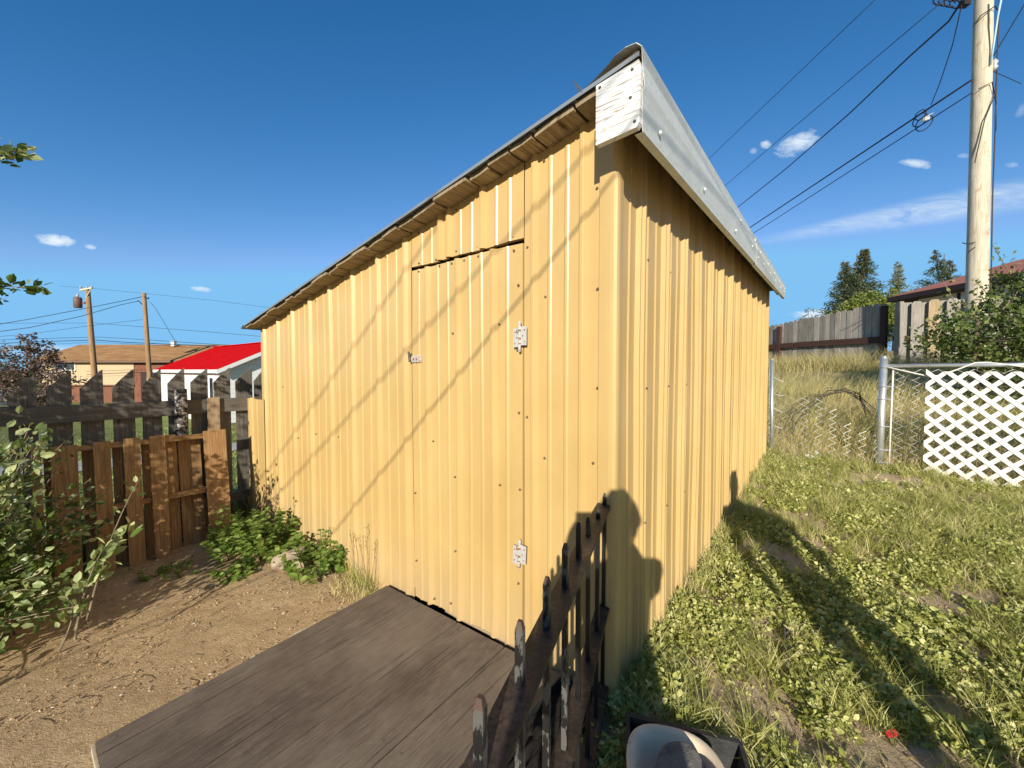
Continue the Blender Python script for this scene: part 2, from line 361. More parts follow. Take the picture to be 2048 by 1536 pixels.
def thing(name, label, cat, loc=(0, 0, 0), group=None):
    o = bpy.data.objects.new(name, None); COL.objects.link(o); o.location = loc; o.empty_display_size = .1
    return tag(o, label, cat, group)
def recenter(o, loc):
    """move a one-mesh thing's origin to loc"""
    loc = Vector(loc); o.data.transform(Matrix.Translation(-loc)); o.location = loc; return o

# ------------------------------------------------------------------ leaf scattering
LEAF_T = np.array([(0, 0, 0), (.32, -.28, .03), (.32, .28, .03), (.68, -.24, .0), (.68, .24, .0), (1, 0, -.1), (.32, 0, -.05), (.68, 0, -.06)], float)
LEAF_F = [(0, 1, 6), (0, 6, 2), (1, 3, 7, 6), (6, 7, 4, 2), (3, 5, 7), (7, 5, 4)]
LEAF_S = np.array([(0, 0, 0), (.45, -.3, .04), (.45, .3, .04), (1, 0, -.06)], float); LEAF_SF = [(0, 1, 3), (0, 3, 2)]
def leaves(pos, direc, normal, size, tint, width=1.0, simple=False):
    """numpy arrays -> (verts, faces, tint per vertex)"""
    T, FF = (LEAF_S, LEAF_SF) if simple else (LEAF_T, LEAF_F)
    d = direc / np.linalg.norm(direc, axis=1, keepdims=True)
    nn = normal - (normal * d).sum(1, keepdims=True) * d; nn /= np.linalg.norm(nn, axis=1, keepdims=True) + 1e-9
    sd = np.cross(nn, d); n_ = len(pos); w = width if hasattr(width, '__len__') else np.full(n_, width)
    V = pos[:, None, :] + size[:, None, None] * (T[None, :, 0:1] * d[:, None, :] + (w[:, None, None] * T[None, :, 1:2]) * sd[:, None, :] + T[None, :, 2:3] * nn[:, None, :])
    k = len(T); base = (np.arange(n_) * k)
    faces = [tuple(f) for tmpl in FF for f in (base[:, None] + np.array(tmpl)[None, :]).tolist()]
    return V.reshape(-1, 3), faces, np.repeat(tint, k)
def blades(root, height, lean, width, tint, seg=2):
    """grass blades: lean = horizontal offset vector of the tip (n,2)"""
    n_ = len(root); ln = np.linalg.norm(lean, axis=1, keepdims=True) + 1e-6
    a = rng.uniform(0, 2 * np.pi, n_); sd = np.stack([np.cos(a), np.sin(a), np.zeros(n_)], 1)
    V = []; rows = seg + 1
    for i in range(rows):
        t = i / seg
        p = root + np.stack([lean[:, 0] * t ** 1.8, lean[:, 1] * t ** 1.8, height * (t - .12 * t * t * np.minimum(1.5, ln[:, 0] / height))], 1)
        if i < seg:
            w = (width * (1 - .75 * t))[:, None] * .5; V += [p - sd * w, p + sd * w]
        else: V += [p]
    k = 2 * seg + 1; V = np.stack(V, 1).reshape(-1, 3); base = np.arange(n_) * k; F_ = []
    for i in range(seg - 1): F_.append(base[:, None] + np.array([2*i, 2*i+1, 2*i+3, 2*i+2])[None, :])
    F_.append(base[:, None] + np.array([2*seg-2, 2*seg-1, 2*seg])[None, :])
    faces = [tuple(x) for arr in F_ for x in arr.tolist()]
    return V, faces, np.repeat(tint, k)
def build_np(name, parts, mat, parent=None, loc=None):
    V = []; FF = []; T = []; k = 0
    for v, f, t in parts:
        V.append(v); T.append(t); FF += [tuple(i + k for i in x) for x in f] if k else f; k += len(v)
    V = np.concatenate(V); T = np.concatenate(T)
    off = np.array(parent_world(parent)) if parent is not None else (np.array(loc) if loc is not None else np.zeros(3))
    me = bpy.data.meshes.new(name); me.from_pydata((V - off).tolist(), [], FF)
    me.materials.append(mat); a = me.attributes.new('tint', 'FLOAT', 'POINT'); a.data.foreach_set('value', T.astype(np.float32)); me.update()
    o = bpy.data.objects.new(name, me); COL.objects.link(o)
    if parent is not None: o.parent = parent
    elif loc is not None: o.location = loc
    return o
def rdir(n_, up=0.0, spread=1.0):
    d = rng.normal(0, 1, (n_, 3)) * spread; d[:, 2] += up; return d / np.linalg.norm(d, axis=1, keepdims=True)

# ================================================================== GROUND
GN = 300
u = np.linspace(-1, 1, GN)
def warp(t, s0, far): return s0 * t + (far - s0) * np.sign(t) * np.abs(t) ** 7
gx = warp(u, 7.5, 900) + .6; gy = warp(u, 7.5, 900) + 2.6
GX, GY = np.meshgrid(gx, gy, indexing='ij')
GZ = gz(GX, GY)
near = np.exp(-((GX - .5) ** 2 + (GY - 2.5) ** 2) / 30)
GZ += near * (rng.normal(0, .004, GZ.shape) + .012 * np.sin(GX * 5.3 + 1.7 * np.sin(GY * 3.1)) * np.sin(GY * 4.7 + 2 * np.sin(GX * 2.3)))
idx = np.arange(GN * GN).reshape(GN, GN)
gf = np.stack([idx[:-1, :-1], idx[1:, :-1], idx[1:, 1:], idx[:-1, 1:]], -1).reshape(-1, 4)
me = bpy.data.meshes.new('ground'); me.from_pydata(np.stack([GX, GY, GZ], -1).reshape(-1, 3).tolist(), [], gf.tolist())
me.polygons.foreach_set('use_smooth', [True] * len(me.polygons)); me.materials.append(M['ground']); me.update()
ground = bpy.data.objects.new('ground', me); COL.objects.link(ground); tag(ground, 'bare tan soil of the yard running into weedy grass and a rising slope', None, None, 'structure')

# street strip and path beyond the left fence
def strip(name, pts, w, mat, lift=.012):
    mb = MB(); L = []
    for i, p in enumerate(pts):
        a = Vector(pts[max(i - 1, 0)]); c = Vector(pts[min(i + 1, len(pts) - 1)]); t = (c - a); nrm = Vector((-t.y, t.x)).normalized()
        L.append((Vector(p) + nrm * w / 2, Vector(p) - nrm * w / 2))
    for i in range(len(L) - 1):
        q = [L[i][0], L[i][1], L[i + 1][1], L[i + 1][0]]
        mb.face([(a.x, a.y, gz1(a.x, a.y) + lift) for a in q][::-1])
    o = mb.build(name, mat); tag(o, None, None, None, 'structure'); return o
M['asphalt'] = m_plain('asphalt', (.10, .098, .095), .9, 0, .15, 3)
M['concrete'] = m_plain('pale_concrete_path', (.42, .40, .36), .9, 0, .1, 2)
lin = lambda a, b_, k: [(a[0] + (b_[0] - a[0]) * i / k, a[1] + (b_[1] - a[1]) * i / k) for i in range(k + 1)]
tag(strip('road', lin((-60, 25), (5, 46), 24), 5, M['asphalt'], .05), 'grey asphalt street in front of the tan house')
tag(strip('path', lin((-14, 4), (-4, 12), 14), 1.2, M['concrete'], .03), 'pale concrete path beyond the picket fence')

# ================================================================== SHED
LEN_F, LEN_R = 3.45, 4.14
ZT0, SLOPE = 2.262, .170
def ztop(q): return ZT0 - SLOPE * q
shed = thing('metal_shed', 'tan yellow ribbed metal shed with sloping roof standing in the yard', 'shed', WF(0, 0))

def rib_profile(q0, q1, majors, minors, hm=.015, wb=.042, wt=.018, hn=.0042, wn=.022, double=False):
    """list of (q, out) along a sheet; double = rib with a groove in its crown"""
    pts = {round(q0, 4): 0.0, round(q1, 4): 0.0}
    for c in majors:
        if c - wb / 2 <= q0 or c + wb / 2 >= q1: continue
        if double: tab = ((-.036, 0), (-.022, .017), (-.013, .0175), (-.010, .012), (-.007, .012), (.004, .0255), (.014, .026), (.018, .024), (.034, 0))
        else: tab = ((-wb / 2, 0), (-wt / 2, hm), (-wt / 2 + .004, hm + .0012), (-.0015, hm + .001), (0, hm - .0015), (.0015, hm + .001), (wt / 2 - .004, hm + .0012), (wt / 2, hm), (wb * .42, .001), (wb / 2, 0))
        for dq, h in tab: pts[round(c + dq, 4)] = h
    for c in minors:
        if c - wn / 2 <= q0 or c + wn / 2 >= q1 or any(abs(c - mj) < (wb + wn) / 2 for mj in majors): continue
        for dq, h in ((-wn / 2, 0), (-wn * .22, hn), (wn * .22, hn), (wn / 2, 0)): pts[round(c + dq, 4)] = h
    return sorted(pts.items())
def minors_of(maj, pitch=None):
    out = []; mj = sorted(maj)
    ext = [mj[0] - (pitch or .25)] + mj + [mj[-1] + (pitch or .3)]
    for a, c in zip(ext, ext[1:]): out += [a + (c - a) / 3, a + 2 * (c - a) / 3]
    return out
def sheet(mb, prof, W, zlo, zhi, o0=0.0, rows=5, wob=.0025, mi=0):
    """ribbed sheet hung on wall function W(q,z,out)"""
    ph = random.uniform(0, 9); cols = []
    for q, o in prof:
        a, c = zlo(q), zhi(q); col_ = []
        for r in range(rows + 1):
            z = a + (c - a) * r / rows
            ww = wob * math.sin(q * 4.1 + z * 2.3 + ph) + wob * .6 * math.sin(q * 9.7 - z * 3.1 + ph)
            col_.append(W(q, z, o + o0 + ww))
        cols.append(col_)
    acc = 0
    for i in range(len(cols) - 1):
        for r in range(rows):
            mb.face([cols[i][r], cols[i + 1][r], cols[i + 1][r + 1], cols[i][r + 1]], None, mi)
def fold(mb, prof, W, z, o0, depth, mi=0):      # folded edge so a sheet's rim has thickness
    for (q, o), (q2, o2) in zip(prof, prof[1:]):
        mb.face([W(q, z(q), o + o0), W(q2, z(q2), o2 + o0), W(q2, z(q2), o2 + o0 - depth), W(q, z(q), o + o0 - depth)], None, mi)

MAJ_A = [.127, .361]; MAJ_B = [1.265, 1.54, 1.84, 2.14, 2.45, 2.75, 3.05, 3.35]
MAJ_H = [.418, .652, .893, .962]; MAJ_D = [.588, .824, 1.06]
DQ0, DQ1, DZ0, DZ1 = .417, 1.203, .055, 1.852
MIN_A = [.202, .282, .04, .47]; MIN_B = minors_of(MAJ_B); MIN_H = [.495, .573, .732, .812, 1.04, 1.12]; MIN_D = minors_of(MAJ_D, .236)
zt_jag = lambda q: ztop(q) + .006
mb = MB()
pA = rib_profile(.012, DQ0 - .003, MAJ_A, MIN_A); sheet(mb, pA, WF, lambda q: .02, zt_jag)
pH = rib_profile(DQ0 - .003, DQ1 + .004, MAJ_H, MIN_H, hm=.019); sheet(mb, pH, WF, lambda q: DZ1 + .019 + .003 * math.sin(q * 17), zt_jag, .004, wob=.004)
pB = rib_profile(DQ1 + .009, LEN_F, MAJ_B, MIN_B, hm=.018, wb=.046); sheet(mb, pB, WF, lambda q: -.3, zt_jag)
fold(mb, pA, WF, lambda q: .02, 0, .02); fold(mb, pH, WF, lambda q: DZ1 + .019 + .003 * math.sin(q * 17), .004, .02)
# screw heads on the front sheet, set into the same part
SCREWS_W = [(839,466),(839,527),(873,520),(914,503),(957,495),(982,490),(1028,475),(1056,495),(1089,322),(1195,377),(1196,578),(1092,594),(1090,916),(1055,834),
            (567,774),(558,862),(597,876),(633,868),(678,874),(1187,926),(1196,776),(988,365),(914,420),(773,515),(721,541),(675,572),(632,602)]
for px, py in SCREWS_W:
    q, z = front_hit(px, py); mb.dome(WF(q, z, .003), NF, .0062, .006, 6, 1)
wf = mb.build('front_wall', [M['yellow'], M['screw']], shed)
# right (high) wall
MAJ_R = [.247 + .295 * k for k in range(14)]
mb = MB(); pR = rib_profile(.012, LEN_R, MAJ_R, minors_of(MAJ_R, .295), double=True, wb=.072, hn=.0055, wn=.024)
sheet(mb, pR, WR, lambda q: -.12 if q < .2 else -.12 + .075 * (q - .2), lambda q: ZT0 + .01, wob=.003)
for q in [x + .09 for x in MAJ_R[:6]]:
    for z in (.62, 1.22, 1.78): mb.dome(WR(q, z, .003), NR, .006, .006, 6, 1)
mb.build('side_wall', [M['yellow'], M['screw']], shed)
# back and low-side walls
def WL(q, z, o=0.0): p = C0 + FD * LEN_F + RD * q - NR * o; return Vector((p.x, p.y, z))
def WBk(q, z, o=0.0): p = C0 + RD * LEN_R + FD * q - NF * o; return Vector((p.x, p.y, z))
mb = MB(); p_ = rib_profile(0, LEN_R, [.2 + .295 * k for k in range(14)], []); sheet(mb, p_, WL, lambda q: -.4, lambda q: ztop(LEN_F)); mb.build('low_side_wall', M['yellow'], shed)
mb = MB(); p_ = rib_profile(0, LEN_F, [.2 + .295 * k for k in range(12)], []); sheet(mb, p_, WBk, lambda q: -.3, ztop); mb.build('back_wall', M['yellow'], shed)
# corner flashing
mb = MB(); zc0, zc1 = .03, ZT0 - .002
for a, c, W in ((.002, .046, WF), (.002, .030, WR)):
    mb.face([W(a, zc0, .026), W(c, zc0, .024), W(c, zc1, .024), W(a, zc1, .026)])
    mb.face([W(c, zc0, .024), W(c, zc0, .0), W(c, zc1, .0), W(c, zc1, .024)])
cx0, cx1 = WF(.002, zc0, .026), WR(.002, zc0, .026)
rad = [WF(.002, 0, .026), WF(-.012, 0, .0245), WF(-.022, 0, .017), WF(-.0255, 0, .007), WR(.002, 0, .026)]
for a, c in zip(rad, rad[1:]): mb.face([(a.x, a.y, zc0), (c.x, c.y, zc0), (c.x, c.y, zc1), (a.x, a.y, zc1)])
mb.build('corner_flashing', M['yellow'], shed)
# black backing behind the sheets, coloured to stand in for the unlit interior (floor-to-roof)
mb = MB()
lq = [(.03, .03), (LEN_F - .03, .03), (LEN_F - .03, LEN_R - .03), (.03, LEN_R - .03)]
PL = [C0 + FD * a + RD * c for a, c in lq]; ZL = [ztop(a) - .03 for a, c in lq]
for i in range(4):
    j = (i + 1) % 4; mb.face([(PL[i].x, PL[i].y, -.1), (PL[j].x, PL[j].y, -.1), (PL[j].x, PL[j].y, ZL[j]), (PL[i].x, PL[i].y, ZL[i])])
mb.build('shade_backing', M['gap_shade'], shed)
# rotten sill boards peeping out beneath the front sheet
mb = MB(); mb.board(WF(.42, .03, -.012), WF(.95, .03, -.012), UP * .05, NF * .02); mb.build('sill_board', M['tan_wood'], shed)

# door (part) with its hinges and bolt (sub-parts)
mb = MB(); pD = rib_profile(DQ0 + .003, DQ1 - .005, MAJ_D, MIN_D, hm=.016)
zl = lambda q: .050 - (q - .19) * .04 + .006 * math.sin(q * 21); zh = lambda q: DZ1 - .002 * math.sin(q * 8)
sheet(mb, pD, WF, zl, zh, .007, wob=.003); fold(mb, pD, WF, zl, .007, .02); fold(mb, pD, WF, zh, .007, .02)
for q in (DQ0 + .003, DQ1 - .005): mb.face([WF(q, DZ0, .007), WF(q, DZ1, .007), WF(q, DZ1, -.012), WF(q, DZ0, -.012)])
SCREWS_D = [(1002,649),(909,667),(1038,700),(1040,571),(1041,825),(1003,969),(1043,978),(913,953),(870,882),(914,1101),(1040,1165),(841,544),(882,533),(907,528),(932,522),(960,514),(1031,502),(834,985),(836,1120),(872,1196),(905,1205)]
for px, py in SCREWS_D:
    q, z = front_hit(px, py); mb.dome(WF(q, z, .011), NF, .0062, .006, 6, 1)
door = mb.build('door', [M['yellow'], M['screw']], shed)
def hinge(px, py, tilt):
    q, z = front_hit(px, py); mb = MB(); W, H = .036, .082; o = .024
    ca, sa = math.cos(tilt), math.sin(tilt); ex, ey = FD * ca + UP * sa, UP * ca - FD * sa; c = WF(q, z, o)
    for sgn, dz in ((1, -.004 if tilt == 0 else -.010), (-1, 0.003)):
        mb.prism([(.004 * sgn, -H / 2 + dz), (W * sgn, -H / 2 + dz), (W * sgn, H / 2 + dz), (.004 * sgn, H / 2 + dz)], c, ex, ey, NF * .003)
        for k in (-.3, 0, .3): mb.dome(c + ex * (W * sgn * (.72 if k else .45)) + ey * (H * k + dz) + NF * .003, NF, .004, .003, 6, 1)
    mb.tube([c - ey * .055 + NF * .004, c + ey * .055 + NF * .004], .0058, 8)
    for k in (-.052, .052): mb.dome(c + ey * k + NF * .004 - ey * (.004 if k < 0 else -.004), ey * (1 if k > 0 else -1), .0075, .010, 8, 0)
    for ka, kb in ((-.014, -.004), (.022, .030), (-.034, -.028)): mb.tube([c + ey * ka + NF * .004, c + ey * kb + NF * .004], .0066, 8, 1)
    mb.dome(c - ey * .058 + NF * .004, -ey, .007, .008, 8, 1)
    mb.tube([c + ex * .016 + ey * .03 + NF * .004, c + ex * .012 + ey * .018 + NF * .008, c + ex * .006 + ey * .02 + NF * .006], .003, 6, 1)
    return mb.build('hinge', [M['hinge'], M['rust']], door)
hinge(1047, 674, 0); tag(hinge(1046, 1104, R(3)), 'lower hinge, set slightly askew with rust on its pin')
q, z = front_hit(836, 718); mb = MB(); c = WF(q, z, .014); ex = -FD
mb.prism([(-.028, -.018), (.052, -.018), (.052, .018), (-.028, .018)], c, ex, UP, NF * .004)
mb.tube([c + ex * -.05 + NF * .010, c + ex * .035 + NF * .010], .006, 8, 1)
mb.tube([c + ex * -.043 + NF * .010 - UP * .018, c + ex * -.046 + NF * .014 + UP * .042], .0062, 8, 2)
for k in (-.015, .012, .036): mb.prism([(k - .004, -.017), (k + .004, -.017), (k + .004, .017), (k - .004, .017)], c + NF * .004, ex, UP, NF * .013)
for k in (.045,): 
    for s_ in (-.01, .01): mb.dome(c + ex * k + UP * s_ + NF * .004, NF, .003, .003, 6, 1)
mb.build('slide_bolt', [M['hinge'], M['rust'], M['chain']], door)

# roof: sheathing boards, metal sheet, edge trim, painted fascia board
def roof_pt(a, c, dz=0.0): p = C0 + FD * a + RD * c; return Vector((p.x, p.y, ztop(a) + dz))
SN = (UP + FD * -0 + (-FD) * -SLOPE).normalized()  # roof normal
SD = (FD - UP * SLOPE).normalized()
mb = MB(); a = -.13
while a < LEN_F + .02:
    w = random.choice((.12, .15, .19, .23)); w = min(w, LEN_F + .03 - a); e = -.105 + random.uniform(-.014, .010); k = random.uniform(-.012, .012)
    if w > .03:
        p0, p1 = roof_pt(a, e), roof_pt(a + w - .010, e)
        poly = [(0, 0), (.45 * w, random.uniform(-.006, .006)), (w - .010, k * .5), (w - .010, LEN_R + .2), (0, LEN_R + .2)]
        mb.prism(poly, roof_pt(a, e, .001 + random.uniform(-.003, .003)), SD, RD, SN * .021)
    a += w
mb.build('roof_deck', M['sheathing'], shed)
mb = MB()   # ribbed roofing sheet, ribs run down the slope
prof = []; c = -.125
while c < LEN_R + .14:
    for dq, h in ((0, 0), (.09, 0), (.10, .012), (.12, .012), (.13, 0)): prof.append((c + dq, h))
    c += .23
A0, A1 = -.14, LEN_F + .035
for (c, h), (c2, h2) in zip(prof, prof[1:]):
    for top in (.030, .033):
        q4 = [roof_pt(A0, c, top + h), roof_pt(A0, c2, top + h2), roof_pt(A1, c2, top + h2), roof_pt(A1, c, top + h)]
        mb.face(q4 if top > .031 else q4[::-1])
    # folded drip edges
q_ = [roof_pt(A0, -.125, .034), roof_pt(A1, -.125, .034), roof_pt(A1, -.127, .018), roof_pt(A0, -.127, .018)]; mb.face(q_); mb.face([p + RD * .002 for p in q_][::-1])
q_ = [roof_pt(A1, -.13, .034), roof_pt(A1, LEN_R + .14, .034), roof_pt(A1 + .035, LEN_R + .14, .010), roof_pt(A1 + .035, -.135, .008)]; mb.face(q_); mb.face([p - UP * .002 for p in q_][::-1])
mb.build('roof_sheet', M['roof_grey'], shed)
# galvanised eave trim, in two overlapping lengths
PN = [(-.055, 2.290), (-.02, 2.315), (.02, 2.330), (.06, 2.340), (.10, 2.342), (.135, 2.345), (.152, 2.326), (.146, 2.285), (.149, 2.280), (.163, 2.200), (.158, 2.175), (.156, 2.140), (.150, 2.082), (.150, 2.070), (.128, 2.064)]
PF = [(-.055, 2.318), (-.02, 2.318), (.02, 2.314), (.06, 2.308), (.10, 2.303), (.135, 2.30), (.150, 2.292), (.148, 2.268), (.150, 2.265), (.157, 2.225), (.155, 2.212), (.154, 2.197), (.151, 2.165), (.151, 2.155), (.129, 2.15)]
def trim(q0, q1, n_, drop, oo):
    mb = MB(); rows = []
    for i in range(n_ + 1):
        c = q0 + (q1 - q0) * i / n_; t = (c + .12) / (LEN_R + .30); row = []
        for k, ((o1, z1), (o2, z2)) in enumerate(zip(PN, PF)):
            tt = t if k > 6 else min(1, t * 1.0 + .35 * (1 - math.exp(-6 * max(0, t))) * (1 - t))
            z = z1 + (z2 - z1) * tt; o = o1 + (o2 - o1) * tt + oo
            if k < 6: z += .004 * math.sin(c * 7 + k)
            if k > 10: z -= drop
            # ragged front end
            cc = c + ((.016 * math.sin(k * 1.1) - .012 * (k == 6)) if i == 0 and q0 < 0 else 0)
            p = C0 + RD * cc + NR * o; row.append(Vector((p.x, p.y, z)))
        rows.append(row)
    for i in range(n_):
        for k in range(len(PN) - 1):
            q4 = [rows[i][k], rows[i][k + 1], rows[i + 1][k + 1], rows[i + 1][k]]; mb.face(q4[::-1])
            inn = [p - NR * .0025 - UP * .0012 for p in q4]; mb.face(inn)
    for row in (rows[0], rows[-1]):
        for k in range(len(PN) - 1):
            mb.face([row[k], row[k + 1], row[k + 1] - NR * .0025 - UP * .0012, row[k] - NR * .0025 - UP * .0012])
    return mb, rows
mbt, _ = trim(-.125, 2.55, 24, 0, 0.0)
for c, h in ((.02, .10), (.62, .12), (1.35, .1), (1.5, .6), (1.95, .3), (2.05, .65)):
    t = (c + .12) / (LEN_R + .3); z = (2.075 + (2.155 - 2.075) * t) + h * (.24 - .1 * t) + .02
    p = C0 + RD * c + NR * .158; mbt.dome(Vector((p.x, p.y, z)), NR, .0085, .008, 8, 1)
mbt.build('eave_trim', [M['galv'], M['white_screw']], shed)
mbt, _ = trim(2.15, LEN_R + .17, 18, .012, .004)
for c, h in ((2.2, .15), (2.3, .55), (2.5, .2), (2.75, .55), (2.9, .2), (3.2, .6), (3.3, .2), (3.6, .5), (3.75, .2), (3.95, .6), (4.1, .25), (4.2, .7)):
    t = (c + .12) / (LEN_R + .3); z = (2.10 + (2.155 - 2.10) * t) + h * (.2 - .09 * t) + .012
    p = C0 + RD * c + NR * .163; mbt.dome(Vector((p.x, p.y, z)), NR, .0065, .006, 8, 1)
mbt.build('eave_trim', [M['galv'], M['white_screw']], shed)
# painted fascia board at the corner; lifted metal tab; rotten wood above
mb = MB(); o_ = C0 + RD * -.120
mb.prism([(.002, 2.262), (-.146, 2.280), (-.154, 2.25), (-.150, 2.085), (-.141, 2.072), (.002, 2.064)], Vector((o_.x, o_.y, 0)), FD, UP, NF * .024)
fb = mb.build('fascia_board', M['peel'], shed)
for f_ in fb.data.polygons: pass
ul = fb.data.uv_layers[0]
for d in ul.data: d.uv = (d.uv[1], d.uv[0])        # grain along the board's width
mb = MB()
for px_, pz_ in ((-.125, 2.258), (-.12, 2.172), (-.135, 2.092), (-.012, 2.25)):
    mb = MB(); mb.dome(Vector((o_.x, o_.y, pz_)) + FD * px_ + NF * .024, NF, .006, .004, 6); mb.build('nail_head', M['chain'], fb)
mb = MB(); mb.board(roof_pt(-.135, -.095, .036), roof_pt(.0, -.095, .030), UP * .018, RD * .05); mb.board(roof_pt(-.12, -.085, .056), roof_pt(-.06, -.085, .05), UP * .012, RD * .04); mb.build('rotten_board', m_wood('rotten_wood', (.03, .02, .014), (.14, .085, .05), (.40, .29, .19), (6, 60), .9), shed)
mb = MB(); p = roof_pt(.065, -.128, .03); mb.prism([(-.01, 0), (.03, 0), (.012, .055), (0, .06)], p, (FD * .6 + RD * .8), (UP * .8 + FD * .5).normalized(), NF * .002); mb.build('bent_tab', M['galv'], shed)
# rafter tails / eave board below the roof on the high side
mb = MB(); mb.board(WR(-.08, 2.215, .10), WR(LEN_R + .1, 2.215, .10), UP * .07, NR * .03); mb.build('eave_board', M['dark_trim'], shed)  # dark brown used to deepen the shade under the eave
mb = MB(); mb.board(WR(-.09, 2.243, .065), WR(LEN_R + .12, 2.243, .065), NR * .115, UP * .012); mb.build('added_shade_board', M['dark_trim'], shed)  # added board, closes the overhang to block bounce light on the wall

# tan sheet filling the gap at the low corner
mb = MB(); pW = rib_profile(LEN_F - .115, LEN_F + .29, [3.62], [3.50, 3.69], hm=.012)
sheet(mb, pW, WF, lambda q: -.3, lambda q: 1.035 + .006 * math.sin(q * 30), .026); fold(mb, pW, WF, lambda q: 1.035, .026, .012)
o = recenter(mb.build('metal_sheet', M['yellow']), WF(LEN_F + .13, -.15)); tag(o, 'short tan ribbed sheet standing between the picket fence and the shed', 'metal sheet')

# ================================================================== DECK STEP
Q0, Q1, DL = .19, 1.44, 1.235
def dk(q, l, dz=0.0):                                   # deck top surface
    p = C0 + FD * q - RD * (.032 + l); z = .045 - (q - Q0) * .040 - l * .05; return Vector((p.x, p.y, z + dz))
deck = thing('wooden_step', 'low brown stained plank platform in front of the shed door', 'platform', dk(.8, .6, -.15))
mb = MB(); nb = 4; bw = (Q1 - Q0) / nb; dn = (dk(1, 0) - dk(.5, 0)).cross(dk(.5, 1) - dk(.5, 0)).normalized(); dn = dn if dn.z > 0 else -dn
for i in range(nb):
    a, c = Q0 + i * bw + .0055, Q0 + (i + 1) * bw - .0055
    L_ = DL + random.uniform(-.008, .004)
    mb.prism([(a, 0), (c, 0), (c, L_), (a, L_)], dk(0, 0, -.036), (dk(1, 0) - dk(0, 0)), (dk(0, 1) - dk(0, 0)), dn * .036)
for i in range(nb):
    for q in (Q0 + i * bw + .05, Q0 + (i + 1) * bw - .05):
        for l in (.05, .60, DL - .06): mb.dome(dk(q + random.uniform(-.008, .008), l + random.uniform(-.008, .008), .0006), dn, .0048, .0012, 8, 1)
mb.build('top_boards', [M['deck'], M['chain']], deck)
mb = MB()
for q in (Q0 + .03, (Q0 + Q1) / 2, Q1 - .03): mb.board(dk(q, .02, -.085), dk(q, DL - .02, -.085), FD * .04, UP * .09)
mb.board(dk(Q0 + .01, .03, -.085), dk(Q1 - .01, .03, -.085), UP * .09, RD * .036); mb.board(dk(Q0 + .01, DL - .03, -.085), dk(Q1 - .01, DL - .03, -.085), UP * .09, RD * .036)
mb.build('frame', M['deck'], deck)
mb = MB(); mb.board(dk(Q0, DL + .004, -.022), dk(Q1, DL + .004, -.022), UP * .030, RD * .006); mb.build('end_edge', M['deck_cut'], deck)

# concrete slab beneath the step, rocks in the weeds
def rock(name, c, size, mat, label, cat, seedv, flat=1.0, parent=None):
    r_ = random.Random(seedv); import bmesh
    bm = bmesh.new(); bmesh.ops.create_icosphere(bm, subdivisions=3, radius=1)
    pl = [(Vector((r_.gauss(0, 1), r_.gauss(0, 1), r_.gauss(0, 1))).normalized(), r_.uniform(.62, .9)) for _ in range(9)]
    for v in bm.verts:
        for nrm, d in pl:
            e = v.co.dot(nrm) - d
            if e > 0: v.co -= nrm * e * .92
        v.co = Vector((v.co.x * size[0], v.co.y * size[1], v.co.z * size[2]))
    me = bpy.data.meshes.new(name); bm.to_mesh(me); bm.free(); me.materials.append(mat)
    o = bpy.data.objects.new(name, me); COL.objects.link(o); o.location = c; o.rotation_euler = (0, 0, r_.uniform(0, 6)); return tag(o, label, cat)
p = at(650, 1258, 2.12); p = Vector((-.97, 2.03, gz1(-.97, 2.03) + .02))
mb = MB(); ex = (-RD); mb.prism([(-.11, -.12), (.09, -.13), (.13, -.08), (.13, .12), (.09, .14), (-.11, .13), (-.14, .08), (-.14, -.07)], p - UP * .05, ex, FD, UP * .07)
o = recenter(mb.build('concrete_block', M['pale_stone']), p); tag(o, 'pale worn concrete slab half hidden under the edge of the plank platform', 'slab')

# ================================================================== IRON PANEL leaning beside the step
PA, PB = Vector((.346, 1.492, 0)), Vector((-.041, .486, 0)); PDIR = (PB - PA).normalized(); PN_ = PDIR.cross(UP).normalized()
PNX = Vector((-PN_.x, -PN_.y, 0)) if PN_.x < 0 else PN_
panel = thing('iron_fence_panel', 'rusty black iron picket panel leaning upright beside the plank platform', 'fence panel', (PA.x, PA.y, gz1(PA.x, PA.y)))
ZP = .895; RAIL1, RAIL2, RAIL3 = .795, .405, .10; TIPZ = (.838, .824, .853, .893, .897, .893, .897, .893)
for zr in (RAIL1, RAIL2, RAIL3):
    mb = MB(); L_ = (PB - PA).length + .12; o_ = PA - PDIR * .03 + UP * zr; w = .024
    # channel: slotted top plate and two down-turned flanges
    top = [(-w, 0), (-w * .45, 0), (-w * .45, .018), (-w * .2, .024), (w * .2, .024), (w * .45, .018), (w * .45, 0), (w, 0), (w, L_), (-w, L_)]
    mb.prism(top, o_, PNX, PDIR, UP * -.004)
    for sg in (-1, 1): mb.prism([(0, -.0055), (L_, -.0055), (L_, -.016), (0, -.016)], o_ + PNX * (w * sg), PDIR, UP, PNX * (-.004 * sg))
    mb.build('rail', M['iron'], panel)
NPK = 8
